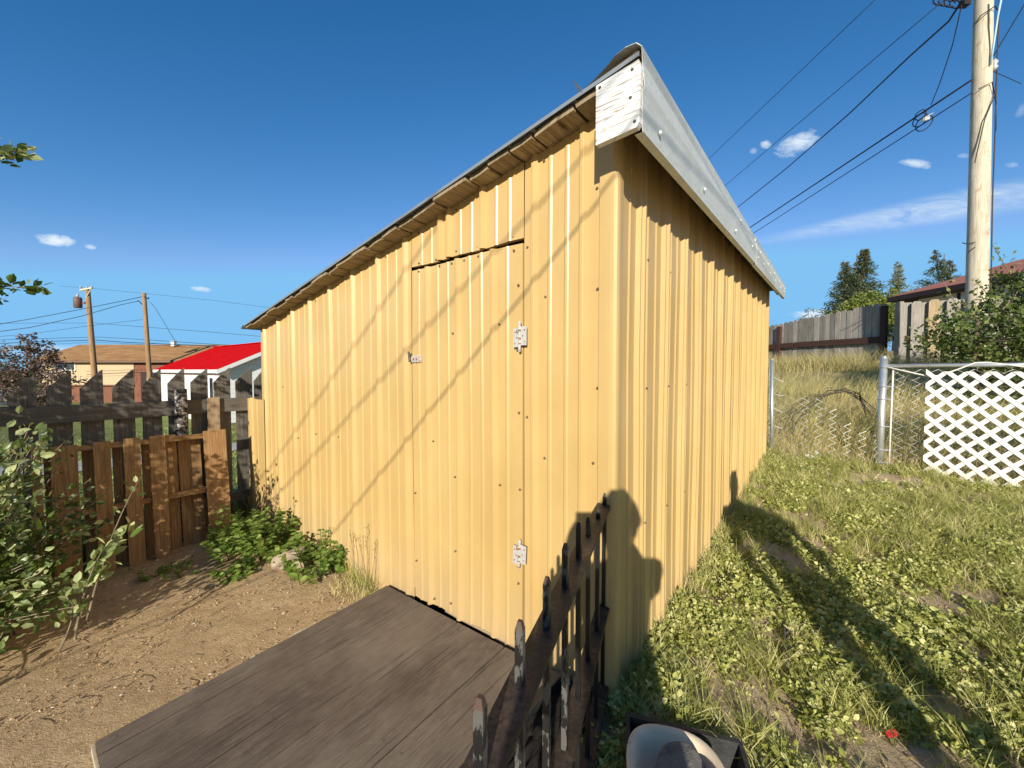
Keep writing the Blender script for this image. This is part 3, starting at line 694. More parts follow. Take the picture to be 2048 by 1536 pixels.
for i in range(NPK):
    p = PA + (PB - PA) * (i / (NPK - 1)) ; s_ = .0135; mb = MB(); zt = TIPZ[i]; zb = gz1(p.x, p.y) + .0 if i < 7 else -.1
    lean = PNX * random.uniform(-.004, .004)
    sq = [(-s_/2, -s_/2), (s_/2, -s_/2), (s_/2, s_/2), (-s_/2, s_/2)]; zc = zt - .013
    ring = lambda z, k=1.0, off=Vector((0, 0, 0)): [Vector((p.x, p.y, z)) + PNX * (x * k) + PDIR * (y * k) + off for x, y in sq]
    a, c, d = ring(zb), ring(zc, 1, lean), ring(zt, .5, lean * 1.1)
    for r0, r1, mi in ((a, c, 0), (c, d, 1)):
        for k in range(4): mb.face([r0[k], r0[(k + 1) % 4], r1[(k + 1) % 4], r1[k]][::-1] if False else [r0[k], r0[(k + 1) % 4], r1[(k + 1) % 4], r1[k]], None, mi)
    mb.face(d, None, 1); mb.build('picket', [M['picket_sunlit'] if i >= 4 else M['picket_shaded'], M['tip_rust'] if i >= 4 else M['picket_shaded']], panel)  # near pickets take the sunlit grey copy, far ones the shaded black

# ================================================================== BLACK TUB with cream basin and stones
tc = Vector((.40, 1.36, 0)); tx = Vector((.955, -.295, 0)).normalized(); ty = Vector((-tx.y, tx.x, 0)); ty = ty if ty.y < 0 else -ty
TW, TL, TZ0, TZ1 = .36, .52, -.02, .105
tub = thing('plastic_tub', 'scuffed black plastic tub on the weeds by the shed corner', 'tub', tc + tx * .18 + ty * .2 + UP * TZ0)
mb = MB(); e = .012
def tp(x, y, z): return tc + tx * x + ty * y + UP * z
outer = [(0, 0), (TW, 0), (TW, TL), (0, TL)]
for (x0, y0), (x1, y1) in zip(outer, outer[1:] + outer[:1]):
    cx, cy = TW / 2, TL / 2; sh = lambda x, y, k: ((x - cx) * k + cx, (y - cy) * k + cy)
    o0, o1 = sh(x0, y0, 1.0), sh(x1, y1, 1.0); b0, b1 = sh(x0, y0, .9), sh(x1, y1, .9); i0, i1 = sh(x0, y0, .93), sh(x1, y1, .93); f0, f1 = sh(x0, y0, .86), sh(x1, y1, .86)
    mb.face([tp(*b0, TZ0), tp(*b1, TZ0), tp(*o1, TZ1 - .012), tp(*o0, TZ1 - .012)]); mb.face([tp(*o0, TZ1 - .012), tp(*o1, TZ1 - .012), tp(*o1, TZ1), tp(*o0, TZ1)])
    mb.face([tp(*o0, TZ1), tp(*o1, TZ1), tp(*i1, TZ1), tp(*i0, TZ1)]); mb.face([tp(*i0, TZ1), tp(*i1, TZ1), tp(*f1, TZ0 + .01), tp(*f0, TZ0 + .01)])
mb.face([tp(TW * .06, TL * .06, TZ0 + .01), tp(TW * .94, TL * .06, TZ0 + .01), tp(TW * .94, TL * .94, TZ0 + .01), tp(TW * .06, TL * .94, TZ0 + .01)])
mb.build('shell', M['black_plastic'], tub)
tr_c = C0 + FD * .175 + NF * .045; tr_y = NF; tr_x = (-FD + NF * .0).normalized()
def ty_(x, y, z): return tr_c + tr_x * x + tr_y * y + UP * z
mb = MB()
for zz, k_, kk_ in ((.085, 0, 1),):
    Wt, Lt = .185, .80
    for (x0, y0), (x1, y1) in (((0, 0), (Wt, 0)), ((Wt, 0), (Wt, Lt)), ((Wt, Lt), (0, Lt)), ((0, Lt), (0, 0))):
        cx, cy = Wt / 2, Lt / 2; f1 = lambda x, y, k: ((x - cx) * k + cx, (y - cy) * k + cy)
        a0, a1, i0, i1 = f1(x0, y0, 1), f1(x1, y1, 1), f1(x0, y0, .94), f1(x1, y1, .94)
        mb.face([ty_(*a0, -.12), ty_(*a1, -.12), ty_(*a1, .085), ty_(*a0, .085)]); mb.face([ty_(*a0, .085), ty_(*a1, .085), ty_(*i1, .085), ty_(*i0, .085)]); mb.face([ty_(*i0, .085), ty_(*i1, .085), ty_(*i1, .0), ty_(*i0, .0)])
tray = thing('nursery_tray', 'low black tray of dark potting soil between the plank platform and the iron panel', 'tray', ty_(.09, .4, -.1))
mb.build('shell', M['black_plastic'], tray)
mb = MB(); ng = 14
hh_ = [[.058 + rng.normal(0, .007) for _ in range(ng + 1)] for _ in range(ng + 1)]
for i in range(ng):
    for j in range(ng):
        q4 = [ty_(.008 + .17 * a / ng, .025 + .75 * c / ng, hh_[a][c]) for a, c in ((i, j), (i + 1, j), (i + 1, j + 1), (i, j + 1))]; mb.face(q4)
mb.build('soil', m_plain('dark_potting_soil', (.022, .016, .012), .95, 0, .6, 60, .8), tray)
# basin: superellipse bowl with wide rolled rim
bc = tp(.150, .215, 0); basin_rows = [(1.0, .060), (1.03, .10), (1.00, .124), (.95, .130), (.86, .122), (.78, .10), (.66, .055), (.50, .035), (0.02, .032)]
mb = MB(); SEG = 40; rows = []
for k, z in basin_rows:
    row = []
    for j in range(SEG):
        a = 2 * math.pi * j / SEG; ca, sa = math.cos(a), math.sin(a); ex_ = 2 / 2.7
        x = math.copysign(abs(ca) ** ex_, ca) * .142 * k; y = math.copysign(abs(sa) ** ex_, sa) * .190 * k
        row.append(bc + tx * (x + .015 * y / .165) + ty * y + UP * (z + .016 * math.sin(a + .6)))
    rows.append(row)
for r0, r1 in zip(rows, rows[1:]):
    for j in range(SEG): mb.face([r0[j], r0[(j + 1) % SEG], r1[(j + 1) % SEG], r1[j]])
o = mb.build('basin', M['cream'], None, True); recenter(o, bc + UP * .03); tag(o, 'smooth cream plastic basin sitting in the black tub', 'basin')
import bmesh
bm_ = bmesh.new(); bm_.from_mesh(o.data); bmesh.ops.remove_doubles(bm_, verts=bm_.verts, dist=1e-5); bmesh.ops.recalc_face_normals(bm_, faces=bm_.faces); bm_.to_mesh(o.data); bm_.free()
rock('stone', bc + tx * .012 + ty * -.015 + UP * .095, (.092, .115, .085), M['grey_stone'], 'cracked grey stone lying in the cream basin', 'stone', 5)
rock('stone', bc + tx * .10 + ty * .02 + UP * .128, (.038, .045, .028), M['red_stone'], 'small red brown stone on the rim of the cream basin', 'stone', 8)

# ================================================================== LEFT PICKET FENCE
F0 = Vector((-2.57, 3.82, 0)); FDIR = -RD; FN = NR     # runs towards the camera side; FN faces the yard
def fence_t(px, off=0.0):
    u_ = (px - 1024) / F; o_ = F0 + FN * off; return (o_.x - u_ * o_.y) / (u_ * FDIR.y - FDIR.x)
def fp(t, z, off=0.0): p = F0 + FDIR * t + FN * off; return Vector((p.x, p.y, z))
pf = thing('picket_fence', 'weathered grey picket fence with slanted tops beside the shed', 'fence', fp(.7, -.2))
PK = [(530, 507, 737, 762), (503, 470, 735, 762), (459, 426, 735, 765), (414, 380, 737, 765), (368, 334, 736, 767), (321, 282, 738, 774), (267, 223, 738, 776), (205, 158, 739, 778), (142, 90, 741, 780), (72, 37, 757, 760), (33, 12, 770, 790)]
for (xr, xl, yr, yl) in PK:
    t0, t1 = fence_t(xr, -.05), fence_t(xl, -.05); d0, d1 = fp(t0, 0, -.05).y, fp(t1, 0, -.05).y
    zr, zl_ = at(xr, yr, d0).z, at(xl, yl, d1).z; w = t1 - t0; mb = MB()
    poly = [(0, -.3), (w, -.3), (w, zl_), (w * .55, zl_ + (zr - zl_) * .5), (w * .1, zr - .01), (0, zr)]
    if yr > 750: poly = [(0, -.3), (w, -.3), (w, zl_), (w * .7, zl_ + .02), (w * .5, zl_ + .005), (w * .2, zr + .015), (0, zr - .02)]
    mb.prism(poly, fp(t0, 0, -.052), FDIR, UP, FN * .02); mb.build('picket', M['grey_wood'], pf)
for k in range(10):            # pickets continuing out of view beside the camera
    t0 = fence_t(12, -.05) + .05 + k * .17; mb = MB(); mb.prism([(0, -.3), (.13, -.3), (.13, 1.12), (0, 1.3)], fp(t0, 0, -.052), FDIR, UP, FN * .02); mb.build('picket', M['grey_wood'], pf)
mb = MB(); mb.board(fp(-.05, .975, -.01), fp(1.55, .975, -.01), UP * .125, FN * .04); mb.build('rail', M['grey_wood'], pf)
mb = MB(); mb.board(fp(1.56, .975, -.01), fp(3.2, .975, -.01), UP * .125, FN * .04); mb.build('rail', M['grey_wood'], pf)
mb = MB(); mb.board(fp(-.02, .1, -.01), fp(3.2, .1, -.01), UP * .09, FN * .038); mb.build('rail', M['grey_wood'], pf)
tl = fence_t(359, .04); mb = MB()
pts = [fp(tl + .006 * math.sin(z * 5), z, .045) for z in (-.3, .2, .6, .9, 1.0, 1.135, 1.14)]
mb.tube(pts, [.052, .05, .047, .046, .044, .043, .030], 14); mb.build('log_post', M['bark_log'], pf, True)
t0 = fence_t(437, .02); t1 = fence_t(413, .02); mb = MB(); mb.prism([(0, .1), (t1 - t0, .1), (t1 - t0, 1.05), (0, 1.055)], fp(t0, 0, .016), FDIR, UP, FN * .018); mb.build('batten', M['tan_wood'], pf)

# pallet leaning on the fence
pal = thing('pallet', 'orange brown wooden pallet leaning upright against the picket fence', 'pallet', fp(.7, -.17, .28))
PZ0, PZ1 = -.20, .775
def pp(t, z, off): # leaning plane
    k = (z - PZ0) / (PZ1 - PZ0); return fp(t, z, .34 - .12 * k + off)
def pal_t(px): return fence_t(px, .27)
ey_p = (pp(.5, PZ1, 0) - pp(.5, PZ0, 0)).normalized(); HP = (pp(.5, PZ1, 0) - pp(.5, PZ0, 0)).length; tn = ey_p.cross(FDIR).normalized(); tn = tn if tn.dot(FN) > 0 else -tn
for (xa, xb, z0, z1, lay) in [(451, 406, .0, .004, 1), (350, 329, .02, .0, 0), (328, 296, .0, .004, 1), (277, 243, .0, .004, 1), (217, 182, .02, .0, 1), (150, 94, .02, -.004, 1), (76, 55, 0, 0, 1),
                              (398, 353, .03, -.02, 0), (299, 279, .03, -.03, 0), (238, 220, .03, -.02, 0), (181, 158, .03, -.03, 0), (120, 80, .03, -.03, 0)]:
    t0, t1 = (fence_t(xa, .27), fence_t(xb, .27)) if lay else (fence_t(xa, .16), fence_t(xb, .16)); mb = MB(); w = t1 - t0
    base = pp(t0, PZ0, 0) + tn * (.0 if lay else -.11)
    mb.prism([(0, z0), (w, z0), (w, HP + z1), (0, HP + z1)], base, FDIR, ey_p, tn * .016); mb.build('slat_board', M['pallet'], pal)
ta, tb = pal_t(450), pal_t(60)
for k in (.02, .50, .965):
    mb = MB(); base = pp(ta, PZ0, 0) + ey_p * (HP * k) - tn * .094 ; L_ = tb - ta
    mb.prism([(0, -.02), (L_, -.02), (L_, .02), (0, .02)], base, FDIR, ey_p, tn * .092)
    ob = mb.build('stringer', M['pallet'], pal)
    for d in ob.data.uv_layers[0].data: d.uv = (d.uv[1], d.uv[0])

# ================================================================== CHAIN LINK FENCE
K0 = Vector((3.28, 5.05, 0)); KD = Vector((math.cos(R(-39.1)), math.sin(R(-39.1)), 0)); KN = Vector((-KD.y, KD.x, 0)); KN = KN if KN.y < 0 else -KN
def kp(t, z, off=0.0): p = K0 + KD * t + KN * off; return Vector((p.x, p.y, z))
TPOST = 1.036
clf = thing('chain_link_fence', 'galvanised chain link fence with steel posts at the foot of the dry grass slope', 'fence', kp(TPOST, .22))
mb = MB(); b0 = gz1(*kp(0, 0).xy); mb.tube([kp(0.02, b0 - .2, .02), kp(0, 1.42, 0)], .021, 12); mb.dome(kp(0, 1.42), UP, .024, .02, 10); mb.build('post', M['steel'], clf, True)
mb = MB(); mb.tube([kp(TPOST - .015, .0), kp(TPOST, 1.425)], .033, 14); mb.dome(kp(TPOST, 1.425), UP, .036, .03, 12); mb.build('post', M['steel'], clf, True)
mb = MB(); mb.tube([kp(3.6, .0), kp(3.6, 1.4)], .03, 12); mb.build('post', M['steel'], clf, True)
mb = MB(); mb.tube([kp(TPOST + .02, 1.345), kp(2.0, 1.35), kp(3.62, 1.36)], .021, 10); mb.build('top_rail', M['steel'], clf, True)
mb = MB(); mb.tube([kp(TPOST + .065, .16, .005), kp(TPOST + .075, 1.31, .005)], .008, 8); mb.build('tension_bar', M['cord_white'], clf, True)
for z in (1.33, 1.12, .98, .68, .42, .28):
    mb = MB()
    ring = [kp(TPOST, z) + (KD * math.cos(a) + KN * math.sin(a)) * (.037 + (.045 if abs(a) < .01 else 0)) for a in [k * 2 * math.pi / 12 for k in range(12)]]; mb.tube(ring + [ring[0]], .006, 6); mb.build('tension_band', M['steel'], clf)
for k, z in enumerate((1.2, 1.0, .82, .6)):
    mb = MB()
    mb.tube([kp(0, z), kp(.03, z + .004, .03), kp(.07 + .03 * (k % 2), z - .02, .05), kp(.13, z - .045 + .03 * (k % 2), .05)], .0035, 5); mb.build('wire_tie', M['cord_white'], clf)
def link_mesh(t0, t1, zlo, zhi, off, name, pitch=.062):
    mb = MB(); nC = int((t1 - t0) / pitch)
    for i in range(nC + 1):
        for sgn in (1,):
            t = t0 + (t1 - t0) * i / nC; k = int(zlo(t) / (pitch * .62)); zz = k * pitch * .62; pts = []
            while zz < zhi(t):
                tt = t + (pitch / 2 if (k + i) % 2 else -pitch / 2) * 1.04
                pts.append(kp(min(max(tt, t0), t1), zz, off(tt, zz) + (.004 if k % 2 else -.004))); zz += pitch * .62; k += 1
            if len(pts) > 1: mb.tube(pts, .0022, 3, cap=False)
    return mb.build(name, M['wire_mesh'], clf)
gk = lambda t: gz1(*kp(t, 0).xy) + .02
sag_top = lambda t: 1.30 - .55 * (1 - math.exp(-t * 5)) + .18 * math.exp(-((t - .45) / .2) ** 2) - .18 * max(0, (t - .55) / .48)
link_mesh(.02, TPOST - .03, gk, sag_top, lambda t, z: .06 * math.sin(t * 3) + .05 * math.sin(z * 4 + t), 'sagging_mesh')
link_mesh(TPOST + .07, 3.6, gk, lambda t: 1.335, lambda t, z: .0, 'taut_mesh')
link_mesh(-.34, -.01, gk, lambda t: 1.32, lambda t, z: -.12 * (1 + t / .34), 'end_mesh', .05)
# white cord woven through the top
cd = [(TPOST + .03, 1.33, .03), (TPOST + .16, 1.29, .03), (TPOST + .34, 1.235, .035), (TPOST + .42, 1.245, .04), (TPOST + .55, 1.31, .035), (TPOST + .66, 1.372, .02), (TPOST + .74, 1.375, -.005), (TPOST + .9, 1.345, .03), (TPOST + 1.1, 1.30, .035), (TPOST + 1.5, 1.28, .03), (TPOST + 1.9, 1.35, .03)]
mb = MB(); mb.tube([kp(a, z, o_) for a, z, o_ in cd], .0075, 6); o = mb.build('rope', M['cord_white'], None, True); recenter(o, kp(TPOST + .6, 1.3)); tag(o, 'white cord looped along the steel top rail above the lattice', 'rope')
# white lattice leaning on the fence
LT0, LT1 = 1.354, 3.55
lat = thing('lattice_panel', 'white vinyl diagonal lattice panel standing against the chain link fence', 'lattice', kp(2.2, .1, .05))
LZ0, LZ1 = .085, 1.285
def lp(t, z, off): return kp(t, z, .055 + .02 * (1 - (z - LZ0)) + off)
def clip_strip(c, sgn):         # line z = c + sgn*(t-LT0) clipped to the panel rectangle
    pts = []; W_, H_ = LT1 - LT0, LZ1 - LZ0
    lo, hi = (0, W_); tA, tB = sorted(((0 - c) / sgn, (H_ - c) / sgn)); lo, hi = max(lo, tA), min(hi, tB)
    return (lo, hi) if hi - lo > .02 else None
PITCH_L, WS = .150, .038
for sgn, off in ((1, 0.0), (-1, .008)):
    mb = MB(); c = -3.0
    while c < 4.5:
        r_ = clip_strip(c, sgn)
        if r_:
            lo, hi = r_; d_ = (KD + UP * sgn).normalized(); nrm = (KD * -sgn + UP).normalized(); h = WS / 2
            f_ = lambda x: lp(LT0 + x, LZ0 + c + sgn * x, off)
            # clipped ends cut square to the panel border
            pts = []
            for x, first in ((lo, True), (hi, False)):
                p = f_(x); vert = abs(x) < 1e-6 or abs(x - (LT1 - LT0)) < 1e-6
                e_ = (UP if vert else KD * -sgn) * (h * math.sqrt(2)); pts.append((p - e_, p + e_))
            (a0, a1), (b0_, b1) = pts; tv = KN * .006
            for q4 in ([a0, b0_, b1, a1],):
                top = [p + tv for p in q4]; mb.face(top); mb.face(q4[::-1])
                for i in range(4): mb.face([q4[i], q4[(i + 1) % 4], top[(i + 1) % 4], top[i]])
        c += PITCH_L
    mb.build('strip_layer', M['white_vinyl'], lat)

# ================================================================== BACK FENCE on the slope
bfl = thing('board_fence', 'long grey board fence with a red brown rail behind the dry grass slope', 'fence', (10.2, 13, 1.4))
A_, B_ = Vector((9.75, 10.45, 0)), Vector((8.95, 14.0, 0)); dAB = (B_ - A_); LAB = dAB.length; dAB.normalize(); nAB = Vector((-dAB.y, dAB.x, 0)); nAB = nAB if nAB.x < 0 else -nAB
def ytop_bf(px): return 605 + (1770 - px) / 233 * 46
t = 0.0; k = 0
while t < LAB + 1.0:
    w = .165 + random.uniform(-.02, .02); p = A_ + dAB * t; px = 1024 + F * p.x / p.y; zt = at(px, ytop_bf(px), p.y).z + random.uniform(-.03, .02); zb = at(px, 735, p.y).z - .5
    mb = MB(); mb.prism([(0, zb), (w - .011, zb), (w - .011, zt - .05), (w - .05, zt), (.04, zt), (0, zt - .05)], p + nAB * random.uniform(-.006, .006), dAB, UP, nAB * .02)
    mb.build('board', M[random.choice(('back_fence', 'back_fence', 'back_fence_grey'))], bfl); t += w; k += 1
for za, zb_, t0, t1 in ((685, 690, .0, 2.55), (690, 695, 2.6, LAB + 1.0)):
    pa, pb = A_ + dAB * t0 + nAB * .06, A_ + dAB * t1 + nAB * .06
    pa = at(1024 + F * pa.x / pa.y, 679 + t0 * 4.2, pa.y); pb = at(1024 + F * pb.x / pb.y, 679 + t1 * 4.2, pb.y); mb = MB(); mb.board(pa, pb, UP * .16, nAB * .045); mb.build('rail', M['red_rail'], bfl)
for t in (.02, 3.15):
    p = A_ + dAB * t + nAB * .07; px = 1024 + F * p.x / p.y; mb = MB(); mb.board((p.x, p.y, .8), (p.x, p.y, at(px, ytop_bf(px) + 6, p.y).z), dAB * .12, nAB * .1); mb.build('post', M['red_rail'], bfl)
mb = MB(); mb.board(A_ + nAB * .03 + UP * 1.32, B_ + nAB * .03 + UP * 1.45, UP * .22, nAB * .03); mb.build('kick_board', M['red_rail'], bfl)

bfr = thing('shadowbox_fence', 'bleached tan and grey board fence with gaps behind the dark shrub', 'fence', (10.4, 10, 1.3))
G0 = Vector((9.72, 10.25, 0)); GD = KD; GN_ = KN
def gp(t, z, off=0.0): p = G0 + GD * t + GN_ * off; return Vector((p.x, p.y, z))
for k in range(16):
    t0 = .02 + k * .30; w = .19; base = gp(t0, 0); px = 1024 + F * base.x / base.y; zt = at(px, 604 - min(6, (px - 1790) * .06) + random.uniform(-1, 2), base.y).z
    mb = MB(); poly = [(0, .7), (w, .7), (w, zt - .06), (w - .04, zt), (.04, zt), (0, zt - .06)]
    mb.prism(poly, gp(t0, 0, .05), GD, UP, GN_ * .02); mb.build('board', M['back_fence_new'] if k in (2, 7) else M['back_fence'], bfr)
    mb = MB(); mb.prism([(x, y - .03) for x, y in poly], gp(t0 + .16, 0, -.06), GD, UP, GN_ * .02); mb.build('board', M['back_fence'], bfr)
for z in (1.45, 2.1): mb = MB(); mb.board(gp(0, z), gp(4.8, z + .05), UP * .12, GN_ * .04); mb.build('rail', M['red_rail'], bfr)

# ================================================================== UTILITY POLE and wires (near)
def lerp(a, b_, t): return Vector(a) + (Vector(b_) - Vector(a)) * t
PB0 = Vector((9.25, 8.0, .9)); ptop = at(1967, 0, 8.0); dirp = (ptop - at(1953, 610, 8.0)).normalized(); PT0 = PB0 + dirp * (9.6 / dirp.z)
PB0 = at(1953, 610, 8.0) - dirp * 2.2 / dirp.z
pole = thing('utility_pole', 'tall bleached wooden utility pole behind the dark shrub', 'utility pole', PB0)
PT0 = PB0 + dirp * 10.5
mb = MB(); mb.tube([PB0 + (PT0 - PB0) * (k / 16) for k in range(17)], [.168 - .045 * k / 16 for k in range(17)], 20); mb.build('pole', M['pole_wood'], pole, True)
def pole_at(py): # point on pole axis at photo row
    return at(1967 - 14 * (py / 610), py, 8.0)
RB = .155
mb = MB(); p = pole_at(138) + Vector((.13, -.10, 0)); mb.tube([p - UP * .10, p - UP * .04, p, p + UP * .05, p + UP * .11], [.02, .05, .028, .05, .02], 10); mb.tube([pole_at(135), p], .012, 6); mb.build('insulator', M['porcelain'], pole, True)
mb = MB()
mb.tube([pole_at(36) + Vector((.13, -.14, 0)), pole_at(30) + Vector((0, -.19, 0)), pole_at(45) + Vector((-.22, -.15, 0)), pole_at(62) + Vector((-.30, -.1, 0))], .010, 5)
mb.tube([pole_at(10) + Vector((.17, -.12, 0)), pole_at(60) + Vector((.13, -.15, 0)), pole_at(135) + Vector((.15, -.12, 0)), pole_at(240) + Vector((.12, -.14, 0)), pole_at(270) + Vector((.17, -.1, 0)), pole_at(400) + Vector((.15, -.1, 0)), pole_at(600) + Vector((.14, -.12, 0))], .011, 5)
mb.tube([pole_at(150) + Vector((.13, -.14, 0)), pole_at(200) + Vector((.05, -.185, 0)), pole_at(250) + Vector((-.11, -.16, 0)), pole_at(330) + Vector((-.19, -.08, 0))], .009, 5)
mb.tube([pole_at(185) + Vector((-.17, -.1, 0)), pole_at(178) + Vector((-.02, -.19, 0)), pole_at(215) + Vector((.12, -.14, 0)), pole_at(268) + Vector((.18, -.1, 0))], .010, 5)
mb.tube([pole_at(487) + Vector((-.15, -.08, 0)), pole_at(491) + Vector((-.3, -.08, 0)), pole_at(488) + Vector((-.40, -.08, 0))], .009, 5)
mb.tube([pole_at(497) + Vector((-.15, -.08, 0)), pole_at(507) + Vector((-.28, -.08, 0))], .009, 5)
mb.build('cable_run', M['cable'], pole)
mb = MB(); mb.tube([at(2008, -30, 7.6), at(1996, 30, 7.7), at(1987, 90, 7.8), at(1981, 130, 7.84)], .016, 8); mb.build('guard_tube', M['ground_wire'], pole, True)
GW = 'overhead wires from the tall utility pole'
def wire(name, label, pts, r, mat='cable', group=GW, cat='wire'):
    mb = MB(); mb.tube(pts, r, 5); o = mb.build(name, M[mat], None, True); recenter(o, pts[0]); return tag(o, label, cat, group)
def sagged(a, b_, sag=.2, n_=14): return [lerp(a, b_, i / n_) - UP * (sag * 4 * (i / n_) * (1 - i / n_)) for i in range(n_ + 1)]
def span(p1, d1, p2, d2, ext=1.6, sag=0.0): # through two photo points at two distances, carried on past the shed
    a, c = at(*p1, d1), at(*p2, d2); return sagged(a, a + (c - a) * ext, sag)
wire('power_line', 'thick black wire meeting the pole just below the small insulator', span((1943, 160), 8, (1500, 455), 16.3, 1.9), .018)
wire('power_line', 'thin wire just under the thickest black wire, lowest on the pole', span((1943, 186), 8, (1506, 467), 16, 1.9), .011)
wire('power_line', 'heavy dark wire hanging in a slight curve across the open sky', [at(1925, 0, 7), at(1898, 42, 7.6), at(1820, 112, 9), at(1700, 226, 12), at(1575, 335, 16), at(1475, 415, 21), at(1440, 440, 24)], .018)
wire('power_line', 'fine wire between the topmost wire and the heavy curved wire', span((1900, -10), 7, (1449, 372), 14, 1.7), .008, 'cable_far')
wire('power_line', 'fine topmost wire crossing the open sky above the roof ridge', span((1760, -10), 8, (1417, 318), 15, 1.7), .008, 'cable_far')
wire('power_line', 'wire leaving the tall pole upward on its far side', span((1985, 115), 8, (2060, -10), 7.4, 1.4), .010, 'cable_far')
wire('power_line', 'short slack wire dropping away from the tall pole insulator', span((1985, 142), 8, (2042, 167), 8.6, 1.0), .007, 'cable_far')
wire('power_line', 'near vertical drop wire joining the heavy wire to the splice coil', [at(1923, 12, 7.3), at(1905, 90, 8), at(1880, 165, 9), at(1862, 210, 9.6)], .009, 'cable_far')
mb = MB(); cc = at(1840, 240, 9.6)
for k, (dx, dz, rr) in enumerate(((0, .0, .17), (.12, -.06, .2), (.05, .14, .13))):
    mb.tube([cc + Vector((dx + rr * math.cos(a) * 1.0, .02 * k, dz + rr * .8 * math.sin(a) + rr * .5 * math.cos(a))) for a in [i * .42 for i in range(16)]], .011, 5)
mb.box(cc + Vector((.13, 0, .02)), .16, .05, .07, (1, 0, .3), 1); mb.tube([cc + Vector((.1, 0, .05)), cc + Vector((.3, 0, .16))], .014, 6, 1)
o = mb.build('splice_coil', [M['cable'], M['porcelain']], None, True); recenter(o, cc); tag(o, 'looped black cable coil with a pale splice box on the wires', 'cable coil')
mb = MB(); cc = at(1905, 8, 7.4)
for k in range(4): mb.tube([cc + Vector((-.25 + .12 * k + .1 * math.cos(a), 0.02 * k, .05 + .07 * math.sin(a))) for a in [i * .6 for i in range(10)]], .012, 5)
mb.box(cc + Vector((.22, 0, .02)), .12, .1, .12, (1, 0, 0)); o = mb.build('cable_bracket', M['cable']); recenter(o, cc); tag(o, 'tangle of dark cable and clamp beside the top of the tall pole', 'cable clamp')

# wires overhead behind the viewer whose shadows cross the shed front
SUN_AZ, SUN_EL = R(10.07), R(19.8)
SUNV = Vector((-math.sin(SUN_AZ) * math.cos(SUN_EL), -math.cos(SUN_AZ) * math.cos(SUN_EL), math.sin(SUN_EL)))   # towards the sun
def wall_pt(px, py): q, z = front_hit(px, py); return WF(q, z)
for (pa, pb, ta, tb, r, lab) in (((1222, 372), (640, 1100), 3.0, 4.2, .0055, 'service wire overhead throwing the sharpest line of shade on the shed'),
                        ((1052, 440), (560, 985), 4.4, 5.6, .0062, 'service wire overhead throwing the middle blurred line of shade'),
                        ((862, 470), (555, 915), 4.6, 5.8, .0062, 'service wire overhead throwing the line of shade farthest from the corner')):
    a, c = wall_pt(*pa) + SUNV * ta, wall_pt(*pb) + SUNV * tb; a2, c2 = lerp(a, c, -.9), lerp(a, c, 1.6)
    wire('service_wire', lab, [lerp(a2, c2, k / 12) for k in range(13)], r, 'cable', 'service wires shading the shed')

# ================================================================== RIGHT HOUSE
hs = thing('red_roofed_house', 'cream house with dark trim under a faded red brown roof', 'house', (22, 17, 2))
ex0, ey0, ez0 = 20.5, 22.0, 5.22; XE, XR, YN, YF = 20.5, 24.2, 6.0, 22.0; ZE, ZR = 5.25, 6.55
mb = MB()
mb.face([(XE, YF, ZE), (XE, YN, ZE), (XR, YN, ZR), (XR, YF - 2.6, ZR)], [(0, 0), (16, 0), (16, 4), (2.6, 4)])
mb.face([(XE, YF, ZE), (XR, YF - 2.6, ZR), (XR + 3.7, YF, ZE)], [(0, 0), (3.7, 4), (7.4, 0)])
mb.face([(XR + 3.7, YF, ZE), (XR, YF - 2.6, ZR), (XR, YN, ZR), (XR + 3.7, YN, ZE)], [(0, 0), (2.6, 4), (16, 4), (16, 0)])
mb.build('roof', M['red_shingle'], hs)
mb = MB(); mb.box(((XE + .02), (YN + YF) / 2, ZE - .13), YF - YN, .06, .24, (0, 1, 0)); mb.box((XR, YF - .02, ZE - .13), 7.4, .06, .24); mb.face([(XE, YN, ZE - .26), (XE, YF, ZE - .26), (XE + 7.4, YF, ZE - .26), (XE + 7.4, YN, ZE - .26)]); mb.build('eave', M['dark_trim'], hs)
mb = MB(); mb.box((XE + 4.0, (YN + YF) / 2 - .3, 3.2), 6.6, YF - YN - 1.2, 3.56); mb.build('wall', M['cream_wall'], hs)
mb = MB()
for y in (21.05, 19.1, 17.75, 15.5, 13.2): mb.box((XE + .68, y, 3.3), .12, .05, 3.3, (0, 1, 0))
mb.build('corner_trim', M['dark_trim'], hs)
for y in (18.45, 14.4):
    mb = MB(); mb.box((XE + .66, y, 4.1), 1.0, .06, 1.25, (0, 1, 0)); wn = mb.build('window', M['white_paint'], hs)
    mb = MB(); mb.box((XE + .62, y, 4.1), .84, .03, 1.08, (0, 1, 0)); mb.build('pane', M['glass'], wn)

# ================================================================== LEFT HOUSES
th = thing('tan_house', 'tan sided house with brown shingle roof and brick base beyond the street', 'house', (-37, 42, -1.95))
X0, X1, Y0, Y1 = -47.0, -24, 40.0, 48.5; ZE, ZR, ZG = 2.3, 4.1, -2.2
mb = MB(); mb.face([(X0 - .6, Y0 - .6, ZE - .05), (X1, Y0 - .6, ZE - .05), (X1, Y0 + 4.2, ZR), (X0 - .6, Y0 + 4.2, ZR)], [(0, 0), (23, 0), (23, 5), (0, 5)])
mb.face([(X0 - .6, Y0 + 4.2, ZR), (X1, Y0 + 4.2, ZR), (X1, Y1 + .6, ZE - .05), (X0 - .6, Y1 + .6, ZE - .05)], [(0, 0), (23, 0), (23, 5), (0, 5)])
rf = mb.build('roof', M['brown_shingle'], th)
mb = MB(); mb.box((-36.6, Y0 + 3.4, 4.1), .35, .35, .5); mb.box((-36.6, Y0 + 3.4, 4.38), .5, .5, .08); mb.build('chimney', M['white_paint'], rf)
